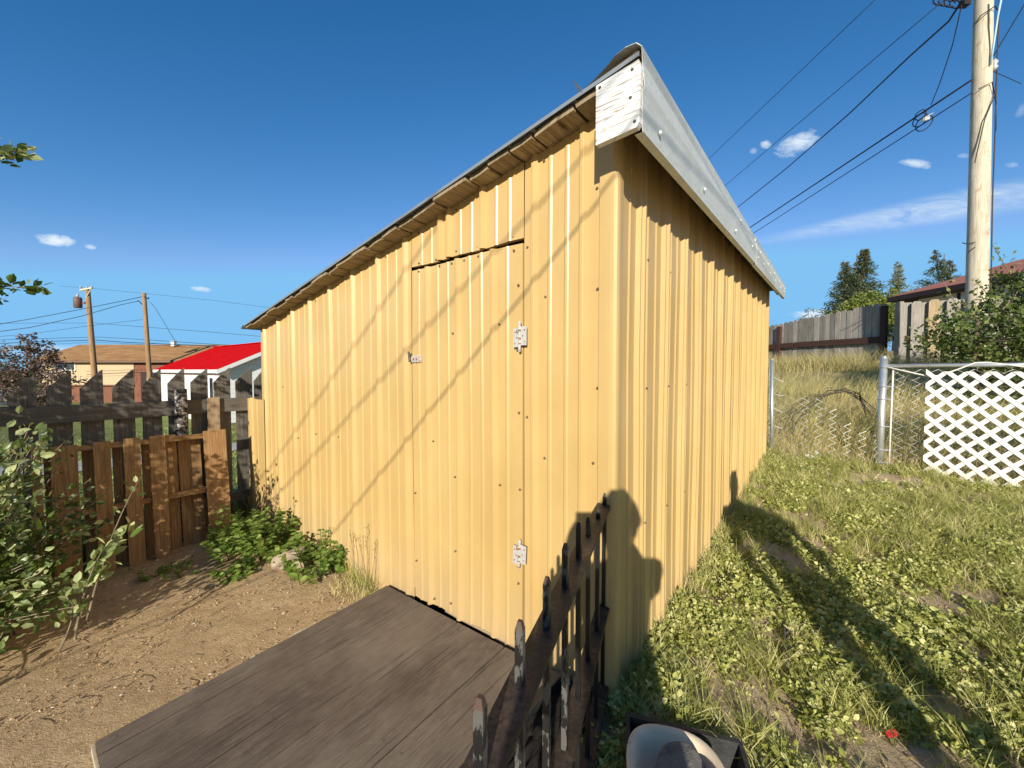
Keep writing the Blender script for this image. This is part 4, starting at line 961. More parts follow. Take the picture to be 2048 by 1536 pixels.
mb = MB(); mb.box(((X0 + X1) / 2, Y0 - .58, ZE - .16), X1 - X0 + .6, .05, .2); mb.build('eave', M['brown_trim'], th)
mb = MB(); mb.box(((X0 - 37.8) / 2, Y0 + 4, 1.05), -37.8 - X0, 8, 2.5); mb.build('wall', M['tan_siding'], th)
mb = MB(); mb.box((-31.2, Y0 + 4.06, .05), 13.2, 8, 4.5); mb.build('brick_front', M['brick'], th)
mb = MB(); mb.box(((X0 - 37.8) / 2, Y0 + 4.1, -1.2), -37.8 - X0, 8, 2.0); mb.build('brick_base', M['brick'], th)
mb = MB(); mb.box(((X0 - 37.8) / 2, Y0 - .06, -.22), -37.8 - X0, .2, .12); mb.build('belt_trim', M['brown_trim'], th)
mb = MB(); mb.face([(X0, Y0, 2.28), (X0, Y1, 2.28), (X0, Y0 + 4.2, ZR - .05)]); mb.build('gable', M['tan_siding'], th)
for xc, zc, w, h in ((-44.6, 1.72, 2.1, .95), (-33.2, 1.4, 1.6, 1.1)):
    mb = MB(); mb.box((xc, Y0 - .02, zc), w, .1, h); wn = mb.build('window', M['white_paint'], th)
    mb = MB(); mb.box((xc - w * .24, Y0 - .08, zc), w * .42, .03, h - .16); mb.box((xc + w * .24, Y0 - .08, zc), w * .42, .03, h - .16); mb.build('pane', M['glass'], wn)
mb = MB(); mb.box((-36.3, Y0 + .02, -.35), 1.6, .12, 2.9); dr = mb.build('door', M['dark_trim'], th)
mb = MB(); mb.box((-36.0, Y0 - .06, -.5), .9, .05, 2.3); mb.build('screen_door', M['white_paint'], dr)

wh = thing('white_garage', 'white sided garage with a bright red metal roof beyond the picket fence', 'garage', (-14, 19, -1.2))
ga = Vector((-13.1, 18, 0)); gl = Vector((-.8, .6, 0)); gg = Vector((.6, .8, 0)); LG, HD = 10.0, 2.8; ZE, ZR = 1.42, 2.78
def gpnt(a, c, z): p = ga + gl * a + gg * c; return Vector((p.x, p.y, z))
mb = MB()
for s0, s1, e0, e1 in ((-.25, HD, ZE - .10, ZR), (2 * HD + .25, HD, ZE - .10, ZR)):
    q4 = [gpnt(-.35, s0, e0), gpnt(LG + .3, s0, e0), gpnt(LG + .3, s1, e1), gpnt(-.35, s1, e1)]; mb.face(q4, [(0, 0), (10, 0), (10, 3), (0, 3)]); mb.face([p - UP * .05 for p in q4][::-1])
for k in range(18):
    a = .1 + k * .58; mb.board(gpnt(a, -.25, ZE - .085), gpnt(a, HD, ZR + .015), gl * .03, UP * .03)
mb.board(gpnt(-.36, HD, ZR + .03), gpnt(LG + .3, HD, ZR + .03), gg * .22, UP * .03)
mb.build('roof', M['red_metal'], wh)
mb = MB(); mb.board(gpnt(-.35, -.26, ZE - .18), gpnt(LG + .3, -.26, ZE - .18), UP * .16, gg * .03)
mb.board(gpnt(-.36, -.26, ZE - .20), gpnt(-.36, HD, ZR - .10), UP * .18, gl * .03); mb.board(gpnt(-.36, HD * 2 + .26, ZE - .20), gpnt(-.36, HD, ZR - .10), UP * .18, gl * .03); mb.build('eave_trim', M['white_paint'], wh)
mb = MB()
c4 = [gpnt(0, 0, 0), gpnt(LG, 0, 0), gpnt(LG, 2 * HD, 0), gpnt(0, 2 * HD, 0)]
for i in (0, 1, 2):
    a, c = c4[i], c4[i + 1]; L_ = (c - a).length; mb.face([(a.x, a.y, -1.6), (c.x, c.y, -1.6), (c.x, c.y, ZE - .1), (a.x, a.y, ZE - .1)], [(0, -1.6), (L_, -1.6), (L_, ZE), (0, ZE)])
a, c = c4[3], c4[0]; md = gpnt(0, HD, 0); mb.face([(a.x, a.y, -1.6), (c.x, c.y, -1.6), (c.x, c.y, ZE - .05), (md.x, md.y, ZR - .06), (a.x, a.y, ZE - .05)], [(0, -1.6), (5.6, -1.6), (5.6, ZE), (2.8, ZR), (0, ZE)])
mb.build('wall', M['white_siding'], wh)
for fn, ax_, w, z in ((lambda o_: gpnt(1.0, -o_, .45), gl, .5, .45), (lambda o_: gpnt(-o_, 1.9, .35), gg, .9, .35)):
    mb = MB(); mb.box(fn(.03), w, .08, 1.1, ax_); wn = mb.build('window', M['white_paint'], wh); mb = MB(); mb.box(fn(.075), w - .14, .03, .96, ax_); mb.build('pane', M['glass'], wn)

tr = thing('white_trailer', 'small white trailer seen past the end of the picket fence', 'trailer', (-41.2, 31.5, -2))
mb = MB(); mb.prism([(-2.4, -1.5), (1.6, -1.5), (1.9, -1.0), (1.6, -.35), (-2.4, -.2)], (-41.8, 31, 0), (1, 0, 0), UP, (0, 2, 0)); mb.build('body', M['white_paint'], tr)
mb = MB(); mb.box((-41.0, 30.98, -.85), .8, .03, .5); mb.build('window', M['glass'], tr)
for x in (-42.6, -41.9):
    mb = MB(); mb.tube([(x, 30.92, -1.6), (x, 31.12, -1.6)], .3, 14); mb.build('wheel', M['black_plastic'], tr)

# far poles and wires, left
def far_pole(label, base_px, top_px, d, r0, mat, arm):
    b0, t0 = at(*base_px, d), at(*top_px, d); ax_ = (t0 - b0).normalized(); bb = b0 - ax_ * 3.2
    o = thing('utility_pole', label, 'utility pole', bb); mb = MB(); mb.tube([lerp(bb, t0, k / 6) for k in range(7)], [r0 * (1 - .25 * k / 6) for k in range(7)], 10); mb.build('pole', M[mat], o, True); return o, b0, t0
po, b0, t0 = far_pole('leaning orange brown utility pole carrying a transformer can', (189, 748), (175, 578), 33, .215, 'pole_orange', True)
mb = MB(); c = t0 + Vector((-.62, -.2, -1.15)); mb.tube([c - UP * .42, c - UP * .38, c + UP * .38, c + UP * .45], [.22, .27, .27, .2], 12); mb.tube([c + UP * .45, c + UP * .58, c + UP * .62, c + UP * .72], [.06, .10, .06, .09], 8, 1); mb.box(c + Vector((.34, .1, 0)), .3, .1, .15); mb.build('transformer', [M['transformer'], M['porcelain']], po, True)
mb = MB(); mb.board(t0 + Vector((-.45, -.15, -.12)), t0 + Vector((.55, -.15, .06)), UP * .12, Vector((0, .1, 0))); mb.tube([t0 + Vector((0, -.15, -.75)), t0 + Vector((.45, -.15, 0))], .035, 6); mb.build('crossarm', M['pole_wood'], po)
mb = MB()
for dx in (-.4, .1, .5): mb.tube([t0 + Vector((dx, -.15, .02)), t0 + Vector((dx, -.15, .14)), t0 + Vector((dx, -.15, .2))], [.05, .08, .04], 8)
mb.build('insulator', M['porcelain'], po)
po2, b1, t1 = far_pole('slim brown utility pole standing by the red roofed garage', (299, 752), (288, 586), 30, .17, 'pole_orange', False)
mb = MB(); mb.tube([t1 + Vector((.12, -.1, -.3)), t1 + Vector((.38, -.1, -.45)), t1 + Vector((.46, -.1, -.35))], .04, 6); mb.tube([t1 + Vector((-.05, -.1, -.9)), t1 + Vector((-.4, -.1, -.55))], .025, 5); mb.build('bracket', M['cable'], po2)
GL = 'wires strung past the two far poles'
def fw(lab, pts, r=.016, d=30, mat='cable_far'): wire('distant_wire', lab, [at(x, y, dd) for x, y, dd in pts], r, mat, GL)
fw('upper wire rising from the frame edge to the top of the slim pole', [(-40, 655, 26), (60, 638, 27), (160, 619, 28), (240, 603, 29), (286, 593, 30)], .022)
fw('second wire rising to the slim pole under the upper one', [(-40, 668, 26), (60, 655, 27), (160, 633, 28), (240, 610, 29), (278, 602, 30), (286, 610, 30)], .022)
fw('faint wire ending halfway up the slim pole', [(-40, 676, 26), (60, 668, 27), (160, 654, 28), (286, 639, 30)], .012)
fw('guy wire slanting down from the slim pole to the brown roof', [(300, 604, 30), (310, 615, 30), (330, 648, 30), (352, 686, 30)], .016)
fw('long faint wire passing high over both far poles', [(120, 572, 34), (188, 577, 33), (300, 588, 30), (420, 600, 29), (560, 618, 28)], .010)
fw('long wire crossing mid height behind the orange pole', [(-40, 647, 33), (100, 646, 33), (190, 646, 33), (300, 655, 31), (420, 664, 29), (560, 676, 28)], .014)
fw('long wire just clear of the brown roof ridge', [(-40, 681, 33), (120, 676, 33), (200, 674, 33), (300, 680, 31), (420, 688, 29), (560, 697, 28)], .018)
fw('thick cable running along the brown roof ridge', [(-40, 689, 33), (60, 684, 33), (190, 680, 33), (260, 685, 31), (420, 692, 29), (560, 700, 28)], .028)
fw('thin cable lowest above the brown roof', [(-40, 694, 33), (80, 690, 33), (190, 684, 33), (300, 690, 31), (560, 704, 28)], .012)

# ================================================================== TREES
def spruce(base, h, r, tops, n_, seedv, label, lean=0.0, mat='spruce', bare=.12):
    g = np.random.default_rng(seedv); o = thing('spruce_tree', label, 'tree', base, 'evergreens behind the board fence'); base = Vector(base)
    mb = MB(); mb.tube([base, base + UP * h * .5 + Vector((lean * .5, 0, 0)), base + UP * h * .97 + Vector((lean, 0, 0))], [h * .022, h * .014, .02], 8)
    P = []; D = []; S = []; T = []; Nn = []
    for (ox, hh, rr, frac) in tops:
        nb_ = int(n_ * frac * 2.2); 
        for i in range(nb_):
            t = g.uniform(0, 1) ** .8; z = h * (bare + (hh - bare) * t); R_ = r * rr * (1 - t) ** 1.2 * g.uniform(.55, 1.12) + .10
            a = g.uniform(0, 2 * np.pi); tip = np.array([np.cos(a) * R_, np.sin(a) * R_, z + R_ * g.uniform(-.10, .38)])
            c0 = np.array([ox * t + lean * z / h, 0, 0]); k = max(4, int(9 * R_ / max(r, .1)) + 3)
            root = np.array([0, 0, z - .05 * R_])
            mb.tube([Vector(base + Vector(root + c0)), Vector(base + Vector(tip * .8 + np.array([0, 0, .2 * z]) * 0 + c0 + root * 0 - np.array([0,0,0])))], [.03, .008], 4, cap=False) if i % 5 == 0 else None
            for s_ in np.linspace(.25, 1, k):
                for _ in range(4):
                    p = root + (tip - root) * s_ + g.normal(0, .07 * R_ ** .5, 3); P.append(np.array(base) + c0 + p)
                    dd = (tip - root) / (np.linalg.norm(tip - root) + 1e-6) + g.normal(0, .55, 3) + np.array([0, 0, -.1]); D.append(dd); Nn.append(g.normal(0, .5, 3) + np.array([0, 0, 1]))
                    S.append(g.uniform(.28, .50) * (h / 8) * (1.1 - .6 * t)); T.append(np.clip(.35 + g.normal(0, .18) + (.55 if t > .86 else 0) * g.uniform(0, 1), 0, 1))
    mb.build('trunk', M['bark'], o, True)
    v = leaves(np.array(P), np.array(D), np.array(Nn), np.array(S), np.array(T), .42, True); build_np('crown', [v], M[mat], o); return o
spruce((25.6, 30, 2.3), 7.9, 3.7, [(-.9, .88, .78, .42), (.55, 1.0, .9, .58)], 330, 3, 'tall spruce with twin brown tipped tops behind the board fence')
spruce((30.5, 32, 2.4), 7.4, 1.6, [(0, 1, 1, 1)], 80, 4, 'thin sparse spruce beside the red brown roof tip', .1, 'pale_tree')
spruce((33.6, 31.6, 3.0), 7.6, 3.2, [(.5, .9, .9, .5), (-.6, 1.0, 1., .5)], 170, 5, 'broad dark spruce rising directly behind the red brown roof', .2)
spruce((35.8, 31, 3.0), 7.3, 1.7, [(0, 1.0, 1, 1)], 110, 6, 'dark spruce half hidden by the tall utility pole')
spruce((23.3, 29, 1.8), 3.9, 1.2, [(0, 1.0, 1, 1)], 80, 9, 'small dark spruce at the foot of the twin topped spruce')
def tree(name, base, h, blobs, n_, size, mat, label, seedv, trunk_r=.12, group=None, cat='tree', tintm=.45, branches=14, trunk_mat='bark'):
    g = np.random.default_rng(seedv); o = thing(name, label, cat, base, group); base = Vector(base); mb = MB(); P = []; S = []; T = []
    tot = sum(b_[3] ** 2 for b_ in blobs)
    mb.tube([base, base + UP * h * .3, base + Vector((blobs[0][0] * .5, blobs[0][1] * .5, h * .6))], [trunk_r, trunk_r * .8, trunk_r * .4], 8)
    for bx, by, bz, br in blobs:
        c = np.array(base) + np.array([bx, by, bz]); k = max(3, int(branches * br * br / tot * len(blobs)))
        mb.tube([base + UP * h * .18, lerp(base + UP * h * .3, Vector(c), .6), Vector(c)], [trunk_r * .6, trunk_r * .3, .01], 5, cap=False)
        nl = int(n_ * br * br / tot); nt_ = max(6, nl // 26)
        for _ in range(nt_):
            d = g.normal(0, 1, 3); d /= np.linalg.norm(d); rr = br * g.uniform(.35, 1.1); tip = c + d * rr * np.array([1, 1, .85])
            if g.uniform() < .35: mb.tube([Vector(c), Vector(tip)], [trunk_r * .16, .004], 4, cap=False)
            m_ = max(1, nl // nt_); q = tip + g.normal(0, br * .13, (m_, 3)); P.append(q); S.append(g.uniform(.7, 1.3, m_) * size)
            T.append(np.clip(g.normal(tintm, .2, m_) + g.normal(0, .12), 0, 1))
    mb.build('trunk' if cat == 'tree' else 'stem', M[trunk_mat], o, True); P = np.concatenate(P); S = np.concatenate(S); T = np.concatenate(T); k = len(P)
    build_np('crown' if cat == 'tree' else 'foliage', [leaves(P, rdir(k), rdir(k, .6), S, T, 1.1, True)], M[mat], o); return o
tree('leafy_tree', (23.2, 26.5, 1.9), 4, [(-.6, 0, 3.2, 1.1), (.8, 0, 3.5, 1.2), (2.0, 0, 2.9, .9), (0, 0, 3.9, .8), (-1.4, 0, 2.4, .7), (.4, 0, 2.3, 1.2)], 8200, .16, 'light_tree', 'low yellow green tree in front of the twin topped spruce', 11)
tree('leafy_tree', (28.2, 29, 2.1), 4.4, [(-.5, 0, 3.6, .9), (1.0, 0, 4.6, 1.0), (1.9, 0, 4.0, 1.0), (.3, 0, 3.0, .8), (1.2, 0, 3.2, 1.0)], 3800, .14, 'pale_tree', 'grey green airy tree next to the thin spruce', 12)
tree('sapling', (17.6, 24, 1.6), 3.6, [(0, 0, 2.6, .5), (.1, 0, 3.2, .3), (-.1, 0, 1.8, .5)], 260, .12, 'pale_tree', 'faint sapling poking above the board fence near the shed', 13, .04)
tree('purple_tree', (-30.4, 25.0, -1.7), 4.5, [(.2, 0, 3.0, 1.6), (-1.8, 0, 2.6, 1.5), (1.8, 0, 2.5, 1.2), (.2, 0, 4.5, .9), (-2.2, .4, 3.8, 1.0), (1.2, 0, 3.9, .8), (-.8, 0, 1.6, 1.3), (1.9, 0, 1.5, .9), (1.0, 0, 1.2, .9)], 6800, .17, 'purple', 'purple leaved tree beside the tan house', 14, .16)

# dark shrub at the right behind the chain link
def shrub_right():
    blobs = [(.0, 0, 1.0, .62), (.75, .1, 1.25, .75), (1.5, -.1, 1.3, .8), (.5, -.3, .45, .7), (1.3, -.5, .55, .8), (2.2, -.4, 1.1, .9), (1.0, .1, 1.85, .45), (1.75, 0, 2.05, .5), (2.5, 0, 1.9, .6)]
    return tree('dark_shrub', (6.95, 6.0, .72), 2.2, blobs, 17000, .068, 'lilac', 'large dark leafy shrub behind the chain link fence', 15, .05, None, 'shrub', .40, 30)
shrub_right()
# loose upright sprays with pale new leaves on that side
o = thing('leafy_sprays', 'tall loose branches with pale new leaves in front of the utility pole', 'shrub', (7.6, 6.2, 1.0)); mb = MB(); P = []; D = []; S = []
for (x0, y0, x1, y1, d) in ((1930, 700, 1885, 560, 6.2), (1990, 690, 2030, 515, 6.3), (1960, 690, 1925, 600, 6.1), (2020, 700, 2075, 500, 6.3), (1900, 710, 1862, 640, 6.1), (2000, 660, 1950, 560, 6.3), (2030, 620, 1985, 490, 6.4), (1945, 700, 1905, 625, 6.0), (1985, 640, 2048, 560, 6.1)):
    a, c = at(x0, y0, d), at(x1, y1, d); mid = lerp(a, c, .5) + Vector((.06, -.03, .05)); pts = [a, mid, c]; mb.tube(pts, [.012, .008, .004], 5)
    for k in range(26):
        t = random.uniform(.25, 1.02); p = lerp(lerp(a, mid, t), lerp(mid, c, t), t); P.append(np.array(p) + rng.normal(0, .03, 3)); D.append(rng.normal(0, 1, 3) + np.array([0, 0, .3])); S.append(random.uniform(.05, .085))
mb.build('stem', M['twig'], o); k = len(P); build_np('foliage', [leaves(np.array(P), np.array(D), rdir(k, .7), np.array(S), np.clip(rng.normal(.75, .2, k), 0, 1), 1.1)], M['lilac'], o)

# ================================================================== LEFT SHRUB in the yard
o = thing('leafy_shrub', 'green leafy shrub with bright young leaves in front of the pallet', 'shrub', (-2.75, 1.75, -.15)); mb = MB(); P = []; D = []; S = []; T = []; Nn = []
SB = Vector((-2.95, 1.9, -.15)); g = np.random.default_rng(21)
def spray(tip, base=None, leafsize=.055, n_=20, start=.35, bright=.45, bow=.12, rad=.009, spread=.035):
    b0_ = Vector(base) if base is not None else SB + Vector((g.uniform(-.25, .25), g.uniform(-.25, .25), 0)); tip = Vector(tip); mid = lerp(b0_, tip, .55) + Vector((g.normal(0, .03), g.normal(0, .03), bow))
    cur = lambda t: lerp(lerp(b0_, mid, t), lerp(mid, tip, t), t); mb.tube([cur(i / 7) for i in range(8)], [rad * (1 - .8 * i / 7) for i in range(8)], 5, cap=False)
    tang = np.array((tip - mid).normalized())
    n_ = int(n_ * 1.9)
    for i in range(n_):
        t = start + (1 - start) * (i + g.uniform(0, .8)) / n_; p = np.array(cur(min(t, 1)))
        d = tang * g.uniform(.2, .9) + g.normal(0, .65, 3); d[2] += .15; off = g.normal(0, spread, 3)
        P.append(p + off); D.append(d); Nn.append(g.normal(0, .75, 3) + np.array([0., -.5, .75])); S.append(leafsize * g.uniform(.45, 1.2) * .88); T.append(np.clip(g.normal(bright, .26), 0, 1))
# featured sprays at places the photo shows them
for (px, py, d, ls, n_, br) in ((60, 850, 2.25, .062, 26, .8), (30, 900, 2.2, .06, 22, .7), (105, 860, 2.4, .05, 10, .3), (40, 955, 2.1, .06, 24, .75), (70, 1000, 2.1, .055, 22, .6), (20, 1030, 2.0, .06, 22, .6), (190, 1040, 2.35, .045, 26, .4),
        (150, 1000, 2.5, .045, 20, .3), (215, 985, 2.5, .04, 14, .4), (110, 1060, 2.2, .05, 26, .45), (130, 1180, 2.0, .055, 26, .55), (60, 1130, 2.0, .055, 30, .5), (20, 1200, 1.9, .055, 30, .5), (100, 1230, 1.9, .055, 26, .55), (30, 1270, 1.85, .05, 26, .5), (160, 1130, 2.15, .05, 22, .45), (90, 940, 2.4, .05, 20, .35), (120, 930, 2.5, .045, 10, .25), (10, 1120, 2.0, .06, 28, .55), (150, 865, 2.5, .042, 12, .3), (60, 900, 2.0, .06, 30, .75), (80, 880, 2.2, .055, 24, .55), (50, 1060, 1.95, .06, 26, .6), (90, 1110, 2.0, .055, 26, .5), (150, 1060, 2.2, .05, 22, .4), (60, 1180, 1.85, .06, 26, .6), (170, 1210, 1.95, .05, 18, .5), (10, 870, 2.1, .06, 24, .5), (10, 960, 2.0, .06, 24, .5)):
    spray(at(px, py, d), None, ls, n_, .45, br)
spray(at(262, 1050, 2.05), at(150, 1260, 1.9), .075, 16, .35, .72, .04, .006, .02); spray(at(278, 960, 2.1), at(175, 1240, 1.95), .04, 8, .5, .5, .03, .006, .02)
spray(at(205, 1100, 1.95), at(150, 1280, 1.85), .085, 10, .45, .75, .03, .006, .02); spray(at(140, 1200, 1.85), at(120, 1300, 1.8), .06, 9, .4, .65, .02, .005, .02)
# off-frame bulk that shades the corner
for _ in range(150):
    c = np.array([g.uniform(-3.6, -2.3), g.uniform(1.5, 2.6), 0]); z = g.uniform(-.05, 1.1)
    if c[0] / c[1] > -1.05 or (c[0] / c[1] > -1.24 and z > .75): continue
    spray((c[0], c[1], z), None, .055, 20, .4, g.uniform(.3, .6))
for k in range(240):
    cx_, cy_ = g.uniform(-3.9, -3.15), g.uniform(.2, 1.9); z = g.uniform(.5, 2.35)
    if cx_ / cy_ > -1.42: continue
    spray((cx_, cy_, z), (-3.4, 1.1, -.15), .06, 16, .5, .5, rad=.007, spread=.06)
# the two twigs that hang into the sky
spray(at(56, 303, 2.25), (-3.55, 2.15, 2.35), .072, 30, .66, .75, .03, .007, .02); spray(at(26, 312, 2.25), (-3.5, 2.1, 2.3), .07, 28, .62, .5, .03, .007, .022)
spray(at(88, 576, 2.25), (-3.5, 2.1, 1.72), .07, 32, .58, .22, .03, .007, .018); spray(at(14, 598, 2.25), (-3.5, 2.1, 1.66), .066, 16, .6, .2, .03, .007, .018)
mb.build('stem', M['twig'], o, True); build_np('foliage', [leaves(np.array(P), np.array(D), np.array(Nn), np.array(S), np.array(T), 1.0)], M['shrub'], o)

# leafy weeds at the foot of the shed
def weed_clump(name, c, r, h, n_, ls, label, seedv, mat='broadleaf', group='leafy weeds along the shed foot'):
    g = np.random.default_rng(seedv); c = Vector(c); o = thing(name, label, 'weed', c, group); mb = MB(); P = []; D = []; S = []; T = []; Nn = []
    for i in range(n_):
        a = g.uniform(0, 2 * np.pi); rr = r * math.sqrt(g.uniform(0, 1)); b0_ = c + Vector((math.cos(a) * rr, math.sin(a) * rr, 0)); b0_.z = gz1(b0_.x, b0_.y)
        hh = h * g.uniform(.45, 1.1) * (1.15 - .6 * rr / r); tip = b0_ + Vector((math.cos(a) * hh * .35 + g.normal(0, .02), math.sin(a) * hh * .35 + g.normal(0, .02), hh))
        if (tip - C0).dot(NF) < .02 and (tip - C0).dot(FD) > 0 and (tip - C0).dot(FD) < LEN_F: tip = tip + NF * (.03 - (tip - C0).dot(NF))
        mb.tube([b0_, lerp(b0_, tip, .5) + UP * .01, tip], [.004, .003, .002], 4, cap=False); k = int(5 + hh * 46)
        for j in range(k):
            t = .25 + .75 * j / k; p = lerp(b0_, tip, t); aa = j * 2.4 + g.uniform(-.4, .4)
            P.append(np.array(p)); D.append(np.array([math.cos(aa), math.sin(aa), g.uniform(-.1, .55)])); Nn.append(np.array([0, -.15, 1.0]) + g.normal(0, .3, 3)); S.append(ls * g.uniform(.6, 1.2) * (1.15 - .35 * t)); T.append(np.clip(g.normal(.5, .2), 0, 1))
    mb.build('stem', M['broadleaf'], o); 
    a_ = o.children[-1].data.attributes.new('tint', 'FLOAT', 'POINT')
    build_np('foliage', [leaves(np.array(P), np.array(D), np.array(Nn), np.array(S), np.array(T), 1.25)], M[mat], o); return o
weed_clump('leafy_weed', (-2.05, 3.10, gz1(-2.05, 3.10)), .22, .42, 34, .062, 'tallest bright green leafy weed, growing against the far end of the shed front', 31)
weed_clump('leafy_weed', (-1.75, 2.93, gz1(-1.75, 2.93)), .17, .26, 26, .055, 'low bright green weed spreading on the soil before the rock', 32)
weed_clump('leafy_weed', (-1.36, 2.74, gz1(-1.36, 2.74)), .18, .26, 34, .05, 'darker green leafy weed between the rock and the tall seed grass', 33)
weed_clump('leafy_weed', (-1.95, 2.72, gz1(-1.95, 2.72)), .10, .13, 10, .05, 'small sprig of weed alone on the bare soil', 34)
weed_clump('leafy_weed', (-2.32, 3.30, gz1(-2.32, 3.30)), .15, .28, 16, .055, 'shaded leafy weed in the corner between pallet and shed', 35)
weed_clump('leafy_weed', (-2.42, 2.78, gz1(-2.42, 2.78)), .16, .11, 14, .036, 'low dark weeds on the soil at the foot of the pallet', 36)
# vine shadow source: slender shoot by the fence end
rock('rock', (-1.58, 2.86, gz1(-1.58, 2.86) + .03), (.15, .11, .09), M['tan_stone'], 'rounded tan rock among the leafy weeds by the shed', 'rock', 3)

# ================================================================== GROUND COVER
def inside_shed(x, y):
    dx, dy = x - C0.x, y - C0.y; a = dx * FD.x + dy * FD.y; c = dx * RD.x + dy * RD.y
    return (a > -.015) & (a < LEN_F + .02) & (c > -.02) & (c < LEN_R + .02)
def in_tub(x, y):
    dx, dy = x - tc.x, y - tc.y; a = dx * tx.x + dy * tx.y; c = dx * ty.x + dy * ty.y; return (a > -.01) & (a < TW + .01) & (c > -.01) & (c < TL + .01)
def kside(x, y): return (x - K0.x) * KN.x + (y - K0.y) * KN.y      # >0 on the camera side of the chain link
def vnoise(x, y, s, seed=0):
    g = np.random.default_rng(seed); ph = g.uniform(0, 6.28, (6, 3)); out = 0
    for a, b_, c in ph: out = out + np.sin(x * s * math.cos(a) + y * s * math.sin(a) + b_ + 1.3 * np.sin(.7 * s * (x * math.sin(c) - y * math.cos(c)) + c))
    return out / 6
def right_yard(n_, dens_pow=1.0):
    u_ = rng.uniform(-.3, 1.45, n_ * 3); d = .95 + 4.3 * rng.uniform(0, 1, n_ * 3) ** .75; x, y = u_ * d, d
    ok = (~inside_shed(x, y)) & (~in_tub(x, y)) & (kside(x, y) > -.1) & ((x - C0.x) * NR.x + (y - C0.y) * NR.y > -.35 + .0 * x) & (x > .36 - .15 * (y < 1.3))
    # keep clear of the iron panel strip
    return x[ok][:n_], y[ok][:n_]
# leafy ground weeds: mounded clumps of small leaves with bare soil between
def cover_density(x, y): return .42 * vnoise(x, y, 3.4, 5) + .62 * vnoise(x, y, 10, 6) + .42 * vnoise(x, y, 23, 7)
x, y = right_yard(30000); dn_ = cover_density(x, y); keep = dn_ > .08 + .11 * rng.normal(0, 1, len(x)); x, y, dn_ = x[keep], y[keep], dn_[keep]
z = gz(x, y); n0 = len(x); K = 8
hh = rng.uniform(.012, .045, n0) + .075 * np.clip(dn_, 0, .8) * rng.uniform(.5, 1.2, n0)
px_, py_, pz_ = np.repeat(x, K), np.repeat(y, K), np.repeat(z, K); k = len(px_); h_ = np.repeat(hh, K)
pos = np.stack([px_ + rng.normal(0, .014, k), py_ + rng.normal(0, .014, k), pz_ + h_ * rng.uniform(.15, 1, k)], 1)
dd = rdir(k); dd[:, 2] = rng.uniform(-.1, .7, k); nn_ = rdir(k, .8) * 1.15 + .75 * np.array(SUNV)[None, :]; sz = np.clip(rng.gamma(4, .0037, k), .006, .030) * np.repeat(rng.uniform(.65, 1.3, n0), K)
tt = np.clip(np.repeat(rng.normal(.5, .22, n0), K) + rng.normal(0, .17, k), 0, 1); near_ = py_ < 2.6
parts = [leaves(pos[near_], dd[near_], nn_[near_], sz[near_], tt[near_], 1.15), leaves(pos[~near_], dd[~near_], nn_[~near_], sz[~near_], tt[~near_], 1.25, True)]
# a few larger broad leaves
x, y = right_yard(300); keep = cover_density(x, y) > .0; x, y = x[keep], y[keep]; K = 7; k = len(x) * K; hh = np.repeat(rng.uniform(.05, .12, len(x)), K)
pos = np.stack([np.repeat(x, K) + rng.normal(0, .02, k), np.repeat(y, K) + rng.normal(0, .02, k), np.repeat(gz(x, y), K) + hh * rng.uniform(.3, 1, k)], 1); dd = rdir(k); dd[:, 2] = rng.uniform(0, .8, k)
parts.append(leaves(pos, dd, rdir(k, .8) + .6 * np.array(SUNV)[None, :], rng.uniform(.018, .036, k), np.clip(rng.normal(.55, .2, k), 0, 1), .85))
gc = build_np('weed_cover', parts, M['weed']); tag(gc, 'low leafy green weeds covering the ground on the side of the shed', None, None, 'stuff')
# dry thatch lying on the soil
x, y = right_yard(7000); k = len(x); a = rng.uniform(0, 6.28, k); L_ = rng.uniform(.03, .10, k)
tag(build_np('thatch', [blades(np.stack([x, y, gz(x, y) + .004], 1), rng.uniform(.006, .03, k), np.stack([np.cos(a) * L_, np.sin(a) * L_], 1), rng.uniform(.002, .004, k), np.clip(rng.normal(.75, .2, k), 0, 1), 3)], M['dry']), 'dead straw lying flat between the green weeds', None, None, 'stuff')
# grass tufts
x, y = right_yard(5200); keep = .5 * vnoise(x, y, 3.1, 9) + .6 * vnoise(x, y, 9, 12) + .22 * np.clip((x - 1.9), 0, 1) + .2 * rng.normal(0, 1, len(x)) >.04; x, y = x[keep], y[keep]; K = 13
k = len(x) * K; hx = np.repeat(rng.uniform(.04, .15, len(x)), K) * rng.uniform(.5, 1.15, k); cx_, cy_ = np.repeat(x, K) + rng.normal(0, .014, k), np.repeat(y, K) + rng.normal(0, .014, k)
root = np.stack([cx_, cy_, gz(cx_, cy_) - .004], 1); a = rng.uniform(0, 6.28, k); ln = hx * rng.uniform(.2, 1.2, k); lean = np.stack([np.cos(a) * ln, np.sin(a) * ln], 1)
tint = np.clip(np.repeat(rng.normal(.5, .26, len(x)), K) + rng.normal(0, .1, k), 0, 1)
gb = [blades(root, hx, lean, rng.uniform(.0025, .0055, k), tint, 3)]
